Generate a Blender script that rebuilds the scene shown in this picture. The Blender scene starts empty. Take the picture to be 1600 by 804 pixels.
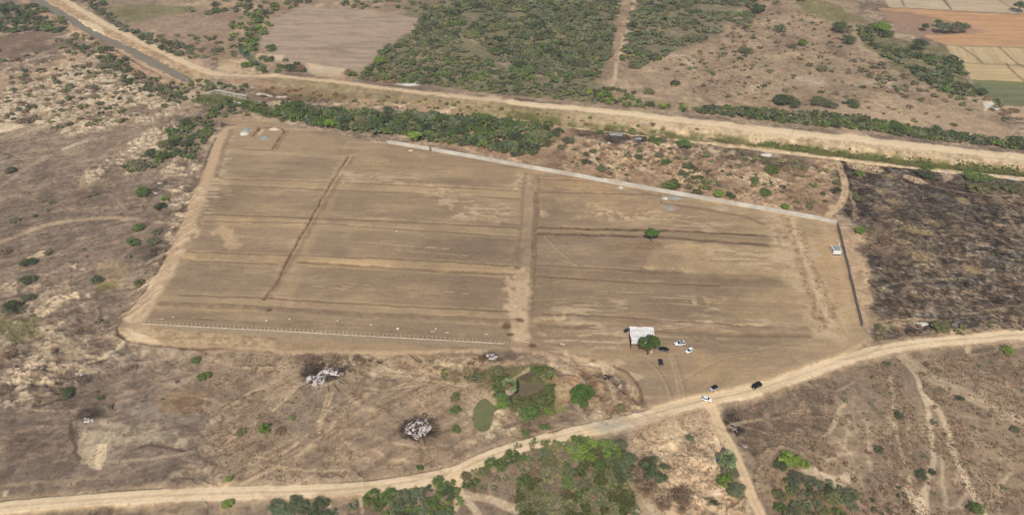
import bpy, math, random
import numpy as np
from mathutils import Vector, Matrix

# ---------------------------------------------------------------- camera, sky, sun, exposure
SC = bpy.context.scene
COL = SC.collection
H = 200.0                      # height of the drone above the plain
PITCH = math.radians(36.3)
F = 1067.0                     # focal length in photo pixels (24 mm on 36 mm)
CP, SP = math.cos(PITCH), math.sin(PITCH)
YH = 402 - F * math.tan(PITCH)

cam = bpy.data.cameras.new('camera')
cam.lens = 24.0; cam.sensor_width = 36.0; cam.sensor_fit = 'HORIZONTAL'
cam.clip_start = 1.0; cam.clip_end = 60000.0
camo = bpy.data.objects.new('camera', cam); COL.objects.link(camo)
camo.location = (0, 0, H)
camo.rotation_euler = (math.radians(90) - PITCH, 0, 0)
SC.camera = camo

SUN_ELEV = math.radians(48.5)
SUN_AZ = math.radians(8.0)     # light travels this far to the right of straight ahead
world = bpy.data.worlds.new('World'); SC.world = world; world.use_nodes = True
wn = world.node_tree; wn.nodes.clear()
sky = wn.nodes.new('ShaderNodeTexSky'); sky.sky_type = 'NISHITA'; sky.sun_disc = False
sky.sun_elevation = SUN_ELEV; sky.sun_rotation = math.radians(180) + SUN_AZ
sky.dust_density = 2.5; sky.air_density = 1.0
bg = wn.nodes.new('ShaderNodeBackground'); bg.inputs['Strength'].default_value = 0.10
wo = wn.nodes.new('ShaderNodeOutputWorld')
wn.links.new(sky.outputs[0], bg.inputs[0]); wn.links.new(bg.outputs[0], wo.inputs[0])
sl = bpy.data.lights.new('sun', 'SUN'); sl.energy = 3.0; sl.angle = math.radians(0.6); sl.color = (1.0, 0.955, 0.88)
so = bpy.data.objects.new('sun', sl); COL.objects.link(so)
ldir = Vector((math.sin(SUN_AZ) * math.cos(SUN_ELEV), math.cos(SUN_AZ) * math.cos(SUN_ELEV), -math.sin(SUN_ELEV)))
so.rotation_euler = ldir.to_track_quat('-Z', 'Y').to_euler()
so.location = (-20, -50, 300)
SC.view_settings.view_transform = 'Standard'; SC.view_settings.look = 'None'
SC.view_settings.gamma = 1.0; SC.view_settings.use_curve_mapping = False
SC.view_settings.exposure = 0.0

# ---------------------------------------------------------------- helpers
rnd = random.Random(11)
def lin(c):
    out = []
    for v in c:
        v = v / 255.0
        out.append(v / 12.92 if v <= 0.04045 else ((v + 0.055) / 1.055) ** 2.4)
    return out
def at(px, py, z=0.0):
    """point at height z seen at photo pixel (px, py)"""
    dx = (px - 800) / F; dy = -(py - 402) / F
    d = (dx, CP + dy * SP, -SP + dy * CP)
    t = (z - H) / d[2]
    return (d[0] * t, d[1] * t)
def tag(o, label=None, cat=None, group=None, kind=None):
    if label: o['label'] = label
    if cat: o['category'] = cat
    if group: o['group'] = group
    if kind: o['kind'] = kind
    return o
def empty(name, loc, rz=0.0):
    o = bpy.data.objects.new(name, None); COL.objects.link(o)
    o.location = loc; o.rotation_euler = (0, 0, rz); o.empty_display_size = 0.5
    return o
def copy_tree(o, parent=None):
    c = o.copy(); COL.objects.link(c); c.parent = parent
    for ch in list(o.children): copy_tree(ch, c)
    return c

_T = np.random.RandomState(7).rand(16, 256, 256).astype(np.float32)
def vnoise(x, y, seed=0):
    t = _T[seed % 16]
    off = seed * 37.31
    x = x + off; y = y - off * 1.7
    xi = np.floor(x).astype(np.int64); yi = np.floor(y).astype(np.int64)
    fx = (x - xi).astype(np.float32); fy = (y - yi).astype(np.float32)
    fx = fx * fx * (3 - 2 * fx); fy = fy * fy * (3 - 2 * fy)
    x0 = xi & 255; x1 = (xi + 1) & 255; y0 = yi & 255; y1 = (yi + 1) & 255
    a = t[x0, y0]; b = t[x1, y0]; c = t[x0, y1]; d = t[x1, y1]
    return (a + (b - a) * fx) * (1 - fy) + (c + (d - c) * fx) * fy
def fbm(x, y, scale, octv=3, seed=0, gain=0.5):
    s = 0; amp = 1.0; tot = 0; f = 1.0 / scale
    for o in range(octv):
        s = s + amp * vnoise(x * f, y * f, seed + o * 3 + 1)
        tot += amp; amp *= gain; f *= 2.03
    return s / tot            # 0..1, mean 0.5
def ss(a, b, x):
    t = np.clip((x - a) / (b - a), 0, 1)
    return t * t * (3 - 2 * t)

# node helpers
def mat(name, build):
    m = bpy.data.materials.new(name); m.use_nodes = True
    nt = m.node_tree; nt.nodes.clear()
    out = nt.nodes.new('ShaderNodeOutputMaterial'); p = nt.nodes.new('ShaderNodeBsdfPrincipled')
    nt.links.new(p.outputs[0], out.inputs[0])
    build(nt, p)
    return m
def rgba(c): return (c[0], c[1], c[2], 1.0)
def simple(name, c255, rough=0.6, metal=0.0, var=0.12, scale=2.0, spec=0.4, bump=0.0, c2=None):
    c = lin(c255)
    def b(nt, p):
        tc = nt.nodes.new('ShaderNodeTexCoord')
        n = nt.nodes.new('ShaderNodeTexNoise'); n.inputs['Scale'].default_value = scale; n.inputs['Detail'].default_value = 5
        nt.links.new(tc.outputs['Object'], n.inputs['Vector'])
        r = nt.nodes.new('ShaderNodeValToRGB')
        lo = lin(c2) if c2 else [v * (1 - var) for v in c]; hi = [min(1, v * (1 + var)) for v in c]
        r.color_ramp.elements[0].position = 0.35; r.color_ramp.elements[0].color = rgba(lo)
        r.color_ramp.elements[1].position = 0.65; r.color_ramp.elements[1].color = rgba(hi)
        nt.links.new(n.outputs['Fac'], r.inputs[0]); nt.links.new(r.outputs[0], p.inputs['Base Color'])
        p.inputs['Roughness'].default_value = rough; p.inputs['Metallic'].default_value = metal
        p.inputs['Specular IOR Level'].default_value = spec
        if bump:
            bm = nt.nodes.new('ShaderNodeBump'); bm.inputs['Strength'].default_value = bump; bm.inputs['Distance'].default_value = 0.1
            nt.links.new(n.outputs['Fac'], bm.inputs['Height']); nt.links.new(bm.outputs[0], p.inputs['Normal'])
    return mat(name, b)

class MB:
    """collects boxes, tubes, quads; build() links them as one mesh object"""
    def __init__(s): s.v = []; s.f = []; s.mi = []
    def add(s, vs, fs, mi=0):
        o = len(s.v); s.v += [tuple(v) for v in vs]; s.f += [tuple(i + o for i in f) for f in fs]; s.mi += [mi] * len(fs)
    def box(s, x0, y0, z0, x1, y1, z1, mi=0, M=None):
        vs = [(x0,y0,z0),(x1,y0,z0),(x1,y1,z0),(x0,y1,z0),(x0,y0,z1),(x1,y0,z1),(x1,y1,z1),(x0,y1,z1)]
        if M is not None: vs = [M @ Vector(v) for v in vs]
        s.add(vs, [(0,3,2,1),(4,5,6,7),(0,1,5,4),(1,2,6,5),(2,3,7,6),(3,0,4,7)], mi)
    def tube(s, pts, rs, n=6, mi=0):
        rings = []
        for i, p in enumerate(pts):
            a = Vector(pts[max(0, i-1)]); b = Vector(pts[min(len(pts)-1, i+1)])
            d = (b - a).normalized()
            u = d.orthogonal().normalized(); w = d.cross(u)
            r = rs[i] if hasattr(rs, '__len__') else rs
            rings.append([Vector(p) + (u*math.cos(t)+w*math.sin(t))*r for t in [2*math.pi*k/n for k in range(n)]])
        vs = [v for r in rings for v in r]; fs = []
        for i in range(len(pts)-1):
            for k in range(n):
                fs.append((i*n+k, i*n+(k+1)%n, (i+1)*n+(k+1)%n, (i+1)*n+k))
        fs.append(tuple(range(n-1,-1,-1))); fs.append(tuple((len(pts)-1)*n+k for k in range(n)))
        s.add(vs, fs, mi)
    def mesh(s, name, mats, smooth=False):
        me = bpy.data.meshes.new(name); me.from_pydata(s.v, [], s.f)
        for m in (mats if isinstance(mats, (list, tuple)) else [mats]): me.materials.append(m)
        for p, i in zip(me.polygons, s.mi): p.material_index = i; p.use_smooth = smooth
        me.update(); return me
    def build(s, name, mats, parent=None, smooth=False, loc=None, rz=0):
        o = bpy.data.objects.new(name, s.mesh(name, mats, smooth)); COL.objects.link(o)
        if parent: o.parent = parent
        if loc is not None: o.location = loc; o.rotation_euler = (0, 0, rz)
        return o
def np_mesh(name, V, Fq, mats, attrs=None, smooth=False):
    """quads mesh from numpy arrays"""
    me = bpy.data.meshes.new(name)
    n = len(V); m = len(Fq)
    me.vertices.add(n); me.vertices.foreach_set('co', np.ascontiguousarray(V, np.float32).ravel())
    k = Fq.shape[1]
    me.loops.add(m * k); me.loops.foreach_set('vertex_index', np.ascontiguousarray(Fq, np.int32).ravel())
    me.polygons.add(m); me.polygons.foreach_set('loop_start', np.arange(0, m * k, k, dtype=np.int32))
    try: me.polygons.foreach_set('loop_total', np.full(m, k, np.int32))
    except Exception: pass
    if smooth: me.polygons.foreach_set('use_smooth', np.ones(m, bool))
    for mm in (mats if isinstance(mats, (list, tuple)) else [mats]): me.materials.append(mm)
    if attrs:
        for an, (typ, dom, arr) in attrs.items():
            a = me.attributes.new(an, typ, dom)
            a.data.foreach_set('color' if typ == 'FLOAT_COLOR' else 'value', np.ascontiguousarray(arr, np.float32).ravel())
    me.update(calc_edges=True)
    return me
# ---------------------------------------------------------------- the ground: one sheet out to the horizon
# a fan of rows across the plain, finer near the drone, so the relief and the soil patches stay crisp
_rows = np.concatenate([np.arange(1500, 960, -9.0), np.arange(960, -50, -1.15), np.arange(-50, -330, -6.0), np.array([-340, -350, -358, -365, -370, -374])])
_cols = np.concatenate([-800 - np.geomspace(9000, 260, 34), np.arange(-1050, 1051, 1.5), 800 + np.geomspace(260, 9000, 34)])
_cols = np.concatenate([np.unique(np.round(np.concatenate([-np.geomspace(1056, 9000, 34)[::-1], np.arange(-1050, 1051, 1.5), np.geomspace(1056, 9000, 34)]), 3))])
PYv = _rows; PXv = _cols + 800
K = H / (CP * (PYv - YH))                     # metres per unit of lateral slope
X = (_cols[None, :] * K[:, None])
Yr = H / np.tan(PITCH + np.arctan((PYv - 402) / F))
Y = np.repeat(Yr[:, None], len(_cols), 1)
NR, NC = X.shape
CG = np.zeros((NR, NC, 3), np.float32)
Z = np.zeros((NR, NC), np.float32)
TF = np.zeros((NR, NC), np.float32)           # how tufted / rough the soil is (fine shader detail)
WX = (fbm(X, Y, 7, 3, 21) - .5) * 2; WY = (fbm(X, Y, 7, 3, 22) - .5) * 2
N1 = fbm(X, Y, 1.6, 2, 1); N4 = fbm(X, Y, 5, 3, 2); N15 = fbm(X, Y, 16, 4, 3); N60 = fbm(X, Y, 60, 4, 4); N200 = None
N15b = fbm(X, Y, 13, 4, 9); N30 = fbm(X, Y, 30, 4, 14); N2b = fbm(X, Y, 2.6, 2, 15)
def aniso(deg, sl_, sw, octv=3, seed=0, gain=0.6):
    a = math.radians(deg); u = X * math.cos(a) + Y * math.sin(a); v = -X * math.sin(a) + Y * math.cos(a)
    return fbm(u / sl_, v / sw, 1.0, octv, seed, gain)

def sl_of(pts, pad_m):
    xs = [p[0] for p in pts]; ys = [p[1] for p in pts]
    pad = pad_m * 6 + 6
    r = np.where((PYv >= min(ys) - pad) & (PYv <= max(ys) + pad))[0]
    c = np.where((PXv >= min(xs) - pad) & (PXv <= max(xs) + pad))[0]
    return slice(r[0], r[-1] + 1), slice(c[0], c[-1] + 1)
def smooth_pts(pts, it=2):
    for _ in range(it):
        q = [pts[0]]
        for a, b in zip(pts[:-1], pts[1:]):
            q.append((a[0]*.75+b[0]*.25, a[1]*.75+b[1]*.25)); q.append((a[0]*.25+b[0]*.75, a[1]*.25+b[1]*.75))
        q.append(pts[-1]); pts = q
    return pts
def dist_line(pts, pad=8, jag=0.0, sm=2, full=False):
    pts = smooth_pts(pts, sm) if len(pts) > 2 and sm else pts
    S = sl_of(pts, pad); W = [at(*p) for p in pts]
    x = X[S] + WX[S] * jag; y = Y[S] + WY[S] * jag
    d = np.full(x.shape, 1e9); side = np.zeros(x.shape)
    for (ax, ay), (bx, by) in zip(W[:-1], W[1:]):
        vx, vy = bx - ax, by - ay; L2 = vx*vx + vy*vy + 1e-9
        t = np.clip(((x-ax)*vx + (y-ay)*vy) / L2, 0, 1)
        dd = np.hypot(x-ax-t*vx, y-ay-t*vy)
        m = dd < d
        d = np.where(m, dd, d)
        if full: side = np.where(m, np.sign(vx*(y-ay) - vy*(x-ax)), side)
    return (S, d * side) if full else (S, d)
def line(pts, w, feather=1.0, jag=0.5, sm=2):
    S, d = dist_line(pts, w + feather + 2, jag, sm)
    return S, (1 - ss(w/2 - feather/2, w/2 + feather/2, d)).astype(np.float32)
def poly(pts, feather=3.0, jag=2.0, sm=0):
    if sm: pts = smooth_pts(list(pts) + [pts[0]], sm)[:-1]
    S, d = dist_line(list(pts) + [pts[0]], feather + jag * 1.5 + 2, jag, 0)
    W = [at(*p) for p in pts]
    x = X[S] + WX[S] * jag; y = Y[S] + WY[S] * jag
    ins = np.zeros(x.shape, bool); n = len(W)
    for i in range(n):
        x1, y1 = W[i]; x2, y2 = W[(i+1) % n]
        if y1 == y2: continue
        c = ((y1 > y) != (y2 > y)) & (x < (x2-x1)*(y-y1)/(y2-y1)+x1)
        ins ^= c
    sd = np.where(ins, d, -d)
    return S, ss(-feather/2, feather/2, sd).astype(np.float32)
def blob(px, py, rx, ry=None, feather=0.5, jag=1.0, rot=0.0):
    ry = ry or rx; R = max(rx, ry)
    S = sl_of([(px, py)], R * 1.6 + 2); cx, cy = at(px, py)
    x = X[S] + WX[S]*jag - cx; y = Y[S] + WY[S]*jag - cy
    a = math.radians(rot); u = x*math.cos(a)+y*math.sin(a); v = -x*math.sin(a)+y*math.cos(a)
    r = np.hypot(u/rx, v/ry)
    return S, (1 - ss(1-feather/2, 1+feather/2, r)).astype(np.float32)
def paint(Sm, c, k=1.0, mod=None):
    S, m = Sm
    if mod is not None: m = m * mod[S]
    m = np.clip(m * k, 0, 1)[..., None]
    CG[S] = CG[S] * (1 - m) + np.array(lin(c), np.float32) * m
def mul(Sm, f, k=1.0, mod=None):
    S, m = Sm
    if mod is not None: m = m * mod[S]
    m = (m * k)[..., None]
    CG[S] = CG[S] * (1 - m + m * np.array(f, np.float32))
def lift(Sm, h):
    S, m = Sm; Z[S] += m * h
def tuft(Sm, v):
    S, m = Sm; TF[S] = TF[S] * (1 - m) + v * m
FULL = (slice(0, NR), slice(0, NC))
ONE = np.ones((NR, NC), np.float32)
def spots(S, cell, dens, rmin, rmax, seed, stretch=1.0, deg=0):
    """discrete round dabs about one per cell: returns mask on slice S"""
    a = math.radians(deg); x = X[S]; y = Y[S]
    u = (x*math.cos(a)+y*math.sin(a)) / (cell*stretch); v = (-x*math.sin(a)+y*math.cos(a)) / cell
    ui = np.floor(u).astype(np.int64); vi = np.floor(v).astype(np.int64)
    out = np.zeros(x.shape, np.float32)
    t1 = _T[seed % 16]; t2 = _T[(seed+1) % 16]; t3 = _T[(seed+2) % 16]; t4 = _T[(seed+3) % 16]
    for du in (-1, 0, 1):
        for dv in (-1, 0, 1):
            a0 = (ui + du + seed*13) & 255; b0 = (vi + dv + seed*29) & 255
            jx = t1[a0, b0]; jy = t2[a0, b0]; rr = t3[a0, b0]; pr = t4[a0, b0]
            r = (rmin + (rmax-rmin)*rr*rr) / cell
            d = np.hypot(u - (ui+du+jx), v - (vi+dv+jy))
            out = np.maximum(out, np.where(pr < dens, 1 - ss(r*.6, r*1.15, d), 0))
    return out

# ---- open ground everywhere: tan to grey-brown dry soil
def base3(c1, c2, c3, t):
    a, b, c = (np.array(lin(v), np.float32) for v in (c1, c2, c3))
    t = t[..., None]
    return np.where(t < .5, a + (b-a)*t*2, b + (c-b)*(t-.5)*2)
t0 = np.clip(.5 + (N60-.5)*1.6 + (N15-.5)*1.7 + (N4-.5)*1.4 + (N1-.5)*.9, 0, 1)
CG[:] = base3((118,101,87), (145,124,104), (172,149,124), t0)
TF[:] = .6
Z += (N60 - .5) * 2.0 + (N15 - .5) * .7 + (N4 - .5)*.25
# sand-coloured bare patches and dark scruffy ones
mul((FULL, ss(.6, .75, N30) * ss(.45, .6, N4)), (1.16, 1.15, 1.12))
mul((FULL, ss(.58, .7, fbm(X, Y, 24, 4, 31)) * ss(.4, .6, N2b)), (.80, .80, .82))
# ---- far plain beyond the frame: field patchwork
fu = np.floor(X/95 + vnoise(X/400, Y/400, 3)*1.5); fv = np.floor(Y/120 + vnoise(X/500, Y/500, 4)*1.5)
fr = _T[5][fu.astype(int) & 255, fv.astype(int) & 255]
far = ss(740, 900, Y)
fc = base3((120,118,84), (168,142,112), (196,170,128), fr) * (0.9 + .2*N15[..., None])
CG[:] = CG*(1-far[..., None]*.8) + fc*far[..., None]*.8

# ---- west waste ground: streaked grey-brown, slightly lilac
WEST = [(-300,180),(100,215),(200,195),(330,215),(300,300),(262,400),(200,480),(170,530),(210,560),(420,560),(560,600),(700,640),(720,700),(600,740),(300,760),(0,775),(-300,800)]
streak = aniso(22, 14, 1.6, 3, 41)
pw = poly(WEST, 20, 6)
paint(pw, (127,110,96), .55)
mul(pw, (1.26,1.22,1.17), 1, ss(.55,.72,streak)*.75)
mul(pw, (.78,.78,.80), 1, ss(.55,.40,streak)*.6)
mul(poly([(0,280),(140,250),(260,300),(250,420),(60,470),(0,440)], 25, 6), (.86,.84,.86), 1, ss(.42,.55,N15))
for P_, k_ in (([(0,560),(130,560),(290,620),(280,650),(120,650),(0,640)], .7), ([(0,660),(110,670),(130,720),(60,750),(0,750)], .8)):
    mul(poly(P_, 14, 4), (.88,.86,.88), k_)
hs = aniso(3, 16, 1.2, 3, 44)
pws = poly([(0,570),(110,580),(140,640),(120,690),(0,700)], 12, 4)
mul(pws, (1.25,1.22,1.18), 1, ss(.6,.68,hs))
mul(pws, (.82,.82,.84), 1, ss(.45,.35,hs))
# ---- waste ground under the plot: tan with grey smears swept towards the fires
SWEEP = [(300,545),(560,560),(820,560),(900,600),(880,650),(760,690),(700,735),(450,755),(330,730),(340,640)]
ps = poly(SWEEP, 16, 4)
paint(ps, (154,130,106), .75)
st2 = aniso(38, 12, 1.4, 3, 52)
mul(ps, (1.17,1.15,1.12), 1, ss(.5,.66,st2)); mul(ps, (.84,.83,.83), 1, ss(.5,.36,st2))
paint(poly([(400,640),(470,600),(540,600),(520,660),(440,690),(395,680)], 10, 3), (134,118,100), .6)
paint(poly([(330,560),(420,575),(400,640),(340,640)], 14, 3), (136,117,98), .5)
mul(poly([(300,690),(380,650),(390,730),(310,745)], 12, 3), (.86,.84,.84), .8, ss(.4,.6,N4))
# cracked grey-cream rock sheet in the west
RS = [(108,662),(160,655),(220,660),(255,672),(290,690),(295,703),(270,700),(232,697),(205,704),(170,720),(152,733),(140,730),(120,705)]
rk = fbm(X, Y, 2.5, 3, 60)
paint(poly(RS, 1.2, 3.4), (164,147,124), .85, .55+.45*ss(.36,.5,N4)); paint(poly([(150,672),(210,668),(250,676),(285,690),(260,688),(210,680),(160,684)], 1.5, 2), (142,128,108), .7, ss(.4,.5,N2b)); mul(poly(RS, 1.0, 2.2), (1.12,1.12,1.1), 1, ss(.5,.6,rk)); mul(poly(RS, 1, 2.2), (.8,.79,.78), 1, ss(.5,.4,rk))
paint(poly([(108,662),(170,658),(175,690),(152,733),(140,728),(120,700)], 3, 2), (186,163,133), .6, ss(.42,.55,N4))
paint(poly([(150,694),(165,693),(166,710),(156,733),(143,731),(150,712)], .8, 1), (206,181,148), .9)
paint(poly([(190,636),(240,625),(305,645),(306,660),(275,668),(225,655)], 2, 2.5), (146,130,114), .8)
RS2 = [(232,650),(300,650),(306,662),(270,672),(235,662)]
mul(poly(RS2, 3, 2), (.85,.84,.84), .8)
paint(blob(288,626, 9, 7, .7, 2), (150,122,92), .7); paint(blob(300,634,6,5,.8,2), (118,92,74), .6)
S_, m_ = line([(108,663),(110,690),(125,715)], 1.4, .8, 1.2); paint((S_, m_), (92,74,60), .8)
paint(line([(210,702),(232,697),(258,700),(290,704)], 1.2, .8, 1.2), (88,72,60), .8)
paint(poly([(125,640),(230,640),(235,655),(180,655),(140,652)], 4, 3), (104,90,78), .6, ss(.45,.6,N4))
for P_ in ([(0,590),(40,588),(70,586),(98,590),(90,596),(40,598),(0,598)], [(65,638),(95,639),(60,641),(50,640)], [(100,770),(125,765),(132,778),(104,779)], [(0,768),(12,765),(10,773),(0,774)]):
    paint(poly(P_, 1.5, 2), (205,182,150), .85)
# pale outcrops of the west side
OUTC = [[(46,493),(60,478),(82,462),(100,468),(86,485),(66,496)], [(98,462),(125,455),(120,470),(104,474)], [(40,520),(60,508),(82,500),(84,510),(50,530),(28,528)], [(10,448),(25,440),(29,452),(16,456)], [(42,402),(60,393),(84,388),(80,396),(56,405)], [(108,417),(120,412),(122,420)], [(128,421),(136,418),(136,424)], [(0,442),(10,444),(0,450)], [(130,461),(140,460),(140,466)]]
for P_ in OUTC:
    m = poly(P_, .8, 2.0); paint(m, (200,174,142), .85, ss(.3,.45,fbm(X,Y,2.2,2,63))); lift(m, .5)
paint(poly([(0,500),(40,480),(60,500),(110,490),(70,520),(20,545),(0,550)], 4, 3), (108,102,66), .75, ss(.4,.5,N4))
paint(poly([(152,414),(180,407),(203,416),(198,430),(178,446),(158,446),(148,426)], 4, 4), (152,131,96), .75, .4+.6*ss(.4,.5,N4))
paint(poly([(160,440),(185,438),(180,452),(150,455)], 4, 2), (112,108,60), .7)
# the boulder field in the north-west
ROCK = [(-60,160),(40,140),(85,118),(112,92),(150,82),(180,110),(225,130),(262,152),(285,160),(262,180),(225,195),(190,198),(140,212),(105,214),(80,200),(50,195),(20,192),(-60,196)]
ROCK2 = [(150,255),(200,235),(228,205),(270,190),(285,205),(262,225),(232,250),(205,268),(170,280),(140,288),(135,272)]
for P_, sd, kk in ((ROCK, 3, 1.0), (ROCK2, 6, 1.0)):
    S, m = poly(P_, 9, 6)
    paint((S, m), (134,114,96), .8)
    paint((S, m), (184,160,132), .75, ss(.36,.52,N15b))
    s1 = spots(S, 3.4, .85, .9, 2.0, sd, 1.6, 10); s2 = spots(S, 2.0, .8, .5, 1.1, sd+5, 1.6, -8)
    edge = ss(.2,.7,m)
    mul((S, m*ss(.15,0,np.maximum(s1,s2))*edge), (.72,.69,.65))
    w = np.maximum(s1, s2*.9)*edge*ss(.26,.38,N15b[S])*ss(.3,.42,N4[S])
    paint((S, w), (208,187,160), .8); Z[S] += w*.8
paint(poly([(-40,190),(30,193),(38,200),(0,208),(-40,205)], 2, 2), (206,184,152), .8)
paint(poly([(-60,130),(30,112),(100,88),(135,82),(130,95),(70,118),(10,135),(-60,150)], 5, 3), (178,150,122), .7)
paint(poly([(-60,60),(85,48),(85,62),(60,75),(-60,110)], 12, 5), (128,104,88), .7)
for pts, w, c, k in (([(0,140),(60,120),(120,98),(150,82)], 5, (176,150,124), .6), ([(0,470),(40,462),(90,450)], 1.2, (92,78,64), .6), ([(130,470),(180,455),(225,448)], 1.6, (98,84,68), .5), ([(0,560),(60,545),(110,520),(160,500)], 2.2, (104,88,74), .5), ([(180,530),(150,520),(120,540),(140,560),(180,556)], 1.6, (186,162,132), .6), ([(60,545),(110,530),(120,560),(90,580)], 6, (172,148,120), .5), ([(130,232),(180,240),(230,262)], 3, (122,104,90), .5)):
    paint(line(pts, w, 1.4, 1.5), c, k)
# paths in the west
for pts, w, c, k in (([(0,377),(20,371),(60,355),(100,345),(160,339),(215,342)], 3.4, (172,147,119), .85),
    ([(0,292),(20,280),(42,262),(60,252),(80,243),(110,228),(150,218),(200,207),(215,198)], 2.2, (170,148,124), .7),
    ([(102,233),(115,228),(132,222)], 4.5, (196,176,150), .8),
    ([(0,235),(20,240),(45,255)], 1.2, (165,142,118), .6), ([(128,290),(127,277),(140,262),(160,245),(190,220)], 2.2, (166,140,110), .6),
    ([(140,298),(128,290)], 2, (166,140,110), .6),
    ([(130,532),(175,505),(200,485),(228,452)], 1.6, (150,128,106), .6), ([(60,480),(90,448),(140,430)], 1.2, (156,134,112), .5),
    ([(135,568),(170,552),(190,540),(200,530)], 2.0, (200,178,148), .8),
    ([(80,520),(72,555),(85,575)], 3.0, (196,172,140), .5), ([(160,722),(190,720),(230,716),(270,712),(300,705)], 1.2, (168,146,120), .7),
    ([(0,757),(60,752),(100,750),(150,745)], 1.2, (160,138,112), .6),
    ([(315,545),(325,600),(318,640)], 1.0, (160,140,118), .45),
    ([(300,580),(340,600),(330,650)], 1.0, (164,142,118), .35)):
    paint(line(pts, w, 1.2, .8), c, k)

# ---- south-east waste ground: grey-lilac dry grass with dark tufts and cattle tracks
SE = [(1130,640),(1180,615),(1250,592),(1330,566),(1400,552),(1600,536),(1900,520),(1900,900),(1240,900),(1200,804),(1170,730)]
pse = poly(SE, 4, 2)
paint(pse, (147,125,103), .8)
mul(pse, (1.12,1.11,1.08), 1, ss(.45,.6,N30)); mul(pse, (.87,.86,.87), 1, ss(.5,.38,N15)*.9)
mul(pse, (.90,.89,.89), 1, ss(.5,.6,N1)*.8)
DK = [(1128,645),(1180,618),(1260,598),(1330,600),(1310,640),(1280,690),(1200,700),(1165,690)]
paint(poly(DK, 12, 5), (108,92,79), .85, ss(.28,.5,N4))
paint(poly([(1400,550),(1500,541),(1620,534),(1620,555),(1520,566),(1420,562)], 4, 2), (112,95,80), .7, ss(.35,.6,N4))
S = pse[0]
sp = spots(S, 4.0, .55, .5, 1.5, 8); mul((S, sp*pse[1]*ss(.40,.55,N30[S])), (.70,.68,.68))
sp = spots(S, 7.0, .35, .8, 2.0, 10); mul((S, sp*pse[1]), (.62,.62,.60), .9)
for pts, w, k in (([(1412,560),(1432,590),(1444,620),(1453,665),(1459,705),(1456,735),(1448,770)], 1.6, 1.0), ([(1446,622),(1466,645),(1480,672),(1492,705),(1507,740),(1528,790)], 1.4, 1.0), ([(1402,545),(1412,562),(1440,582),(1480,603),(1530,628),(1570,648),(1640,682)], 3.6, .8), ([(1412,562),(1432,590),(1442,615),(1452,660),(1458,700),(1458,725),(1450,750),(1448,790),(1450,830)], 1.6, .75),
    ([(1446,620),(1465,640),(1478,665),(1490,700),(1505,735),(1525,780),(1540,815)], 2.6, .75), ([(1392,590),(1396,640),(1405,700),(1415,720),(1425,750),(1432,810)], 1.3, .6),
    ([(1355,655),(1358,700),(1360,730)], 1.2, .4), ([(1320,630),(1305,660),(1282,690)], 1.4, .6), ([(1328,655),(1320,700)], 1.2, .5), ([(1545,790),(1560,760),(1580,740)], 1.2, .5),
    ([(1470,705),(1475,760),(1480,800),(1520,760)], 1.1, .5), ([(1515,538),(1514,550)], 2.2, .7), ([(1340,706),(1290,716)], 1.1, .5), ([(1566,700),(1562,740),(1560,800)], .9, .35), ([(1600,540),(1520,556)], 1.0, .5)):
    paint(line(pts, w, 1.3, 1.0), (192,167,138), min(1, k*1.2))
paint(poly([(1405,765),(1420,760),(1430,775),(1448,768),(1450,790),(1440,810),(1425,790)], 3, 2), (208,184,154), .85)
paint(poly([(1250,735),(1275,730),(1300,740),(1322,736),(1333,735),(1330,752),(1310,748),(1325,758),(1290,752),(1262,745)], 2, 1.5), (210,186,154), .8)
paint(poly([(1200,735),(1250,745),(1330,760),(1350,850),(1200,850)], 10, 4), (150,122,94), .6)
paint(poly([(1215,795),(1250,768),(1300,757),(1330,775),(1350,850),(1215,850)], 6, 4), (98,92,60), .6, ss(.4,.55,N4))
for i_ in range(9):   # faint parallel cart lines
    x_ = 1335 + i_*27; paint(line([(x_, 590+rnd.uniform(0,40)), (x_+rnd.uniform(-6,4), 660), (x_+rnd.uniform(-2,14), 730+rnd.uniform(0,60))], .8, .8, .8), (168,146,120), .45, ss(.38,.52,N4))
paint(line([(1408,556),(1440,580),(1480,602),(1530,627),(1570,647),(1640,681)], 6.5, 3.5, 1.2), (176,152,124), .75)
mul(line([(1408,558),(1440,583),(1480,605),(1530,630),(1570,650),(1640,684)], .7, .6, .4), (.84,.82,.8), .9)
# ---- south: tan ground between the two tracks
MID = [(985,675),(1050,650),(1105,640),(1130,680),(1150,740),(1180,830),(990,830),(985,740)]
pm = poly(MID, 6, 3); paint(pm, (190,162,131), .9); mul(pm, (.80,.76,.74), 1, ss(.5,.62,N15)*.9); mul(pm, (1.13,1.12,1.10), 1, ss(.5,.62,N15b))
mul(pm, (.85,.83,.82), 1, ss(.52,.62,N1)*.9)
paint(poly([(1036,680),(1064,677),(1062,690),(1055,710),(1030,712),(1022,700)], 2, 2.5), (212,184,148), .85)
paint(poly([(1065,660),(1100,655),(1100,680),(1082,692),(1060,675)], 4, 3), (138,116,98), .6)
paint(poly([(1112,763),(1128,760),(1126,772),(1116,775)], 1, 1), (224,198,166), .9)
paint(poly([(1040,650),(1080,648),(1110,668),(1100,672),(1060,660)], 4, 2), (184,156,126), .6)
paint(line([(1040,765),(1080,790),(1100,800)], 2, 1, 2), (120,100,84), .5)
paint(line([(1110,790),(1118,776),(1106,780)], 1.2, .8, 2), (70,64,48), .8)
paint(poly([(1145,790),(1175,788),(1175,800),(1150,800)], 2, 2), (206,180,146), .7)
paint(poly([(992,740),(1010,740),(1040,790),(1050,830),(1020,830),(1000,790)], 5, 2), (168,146,122), .7)
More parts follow.
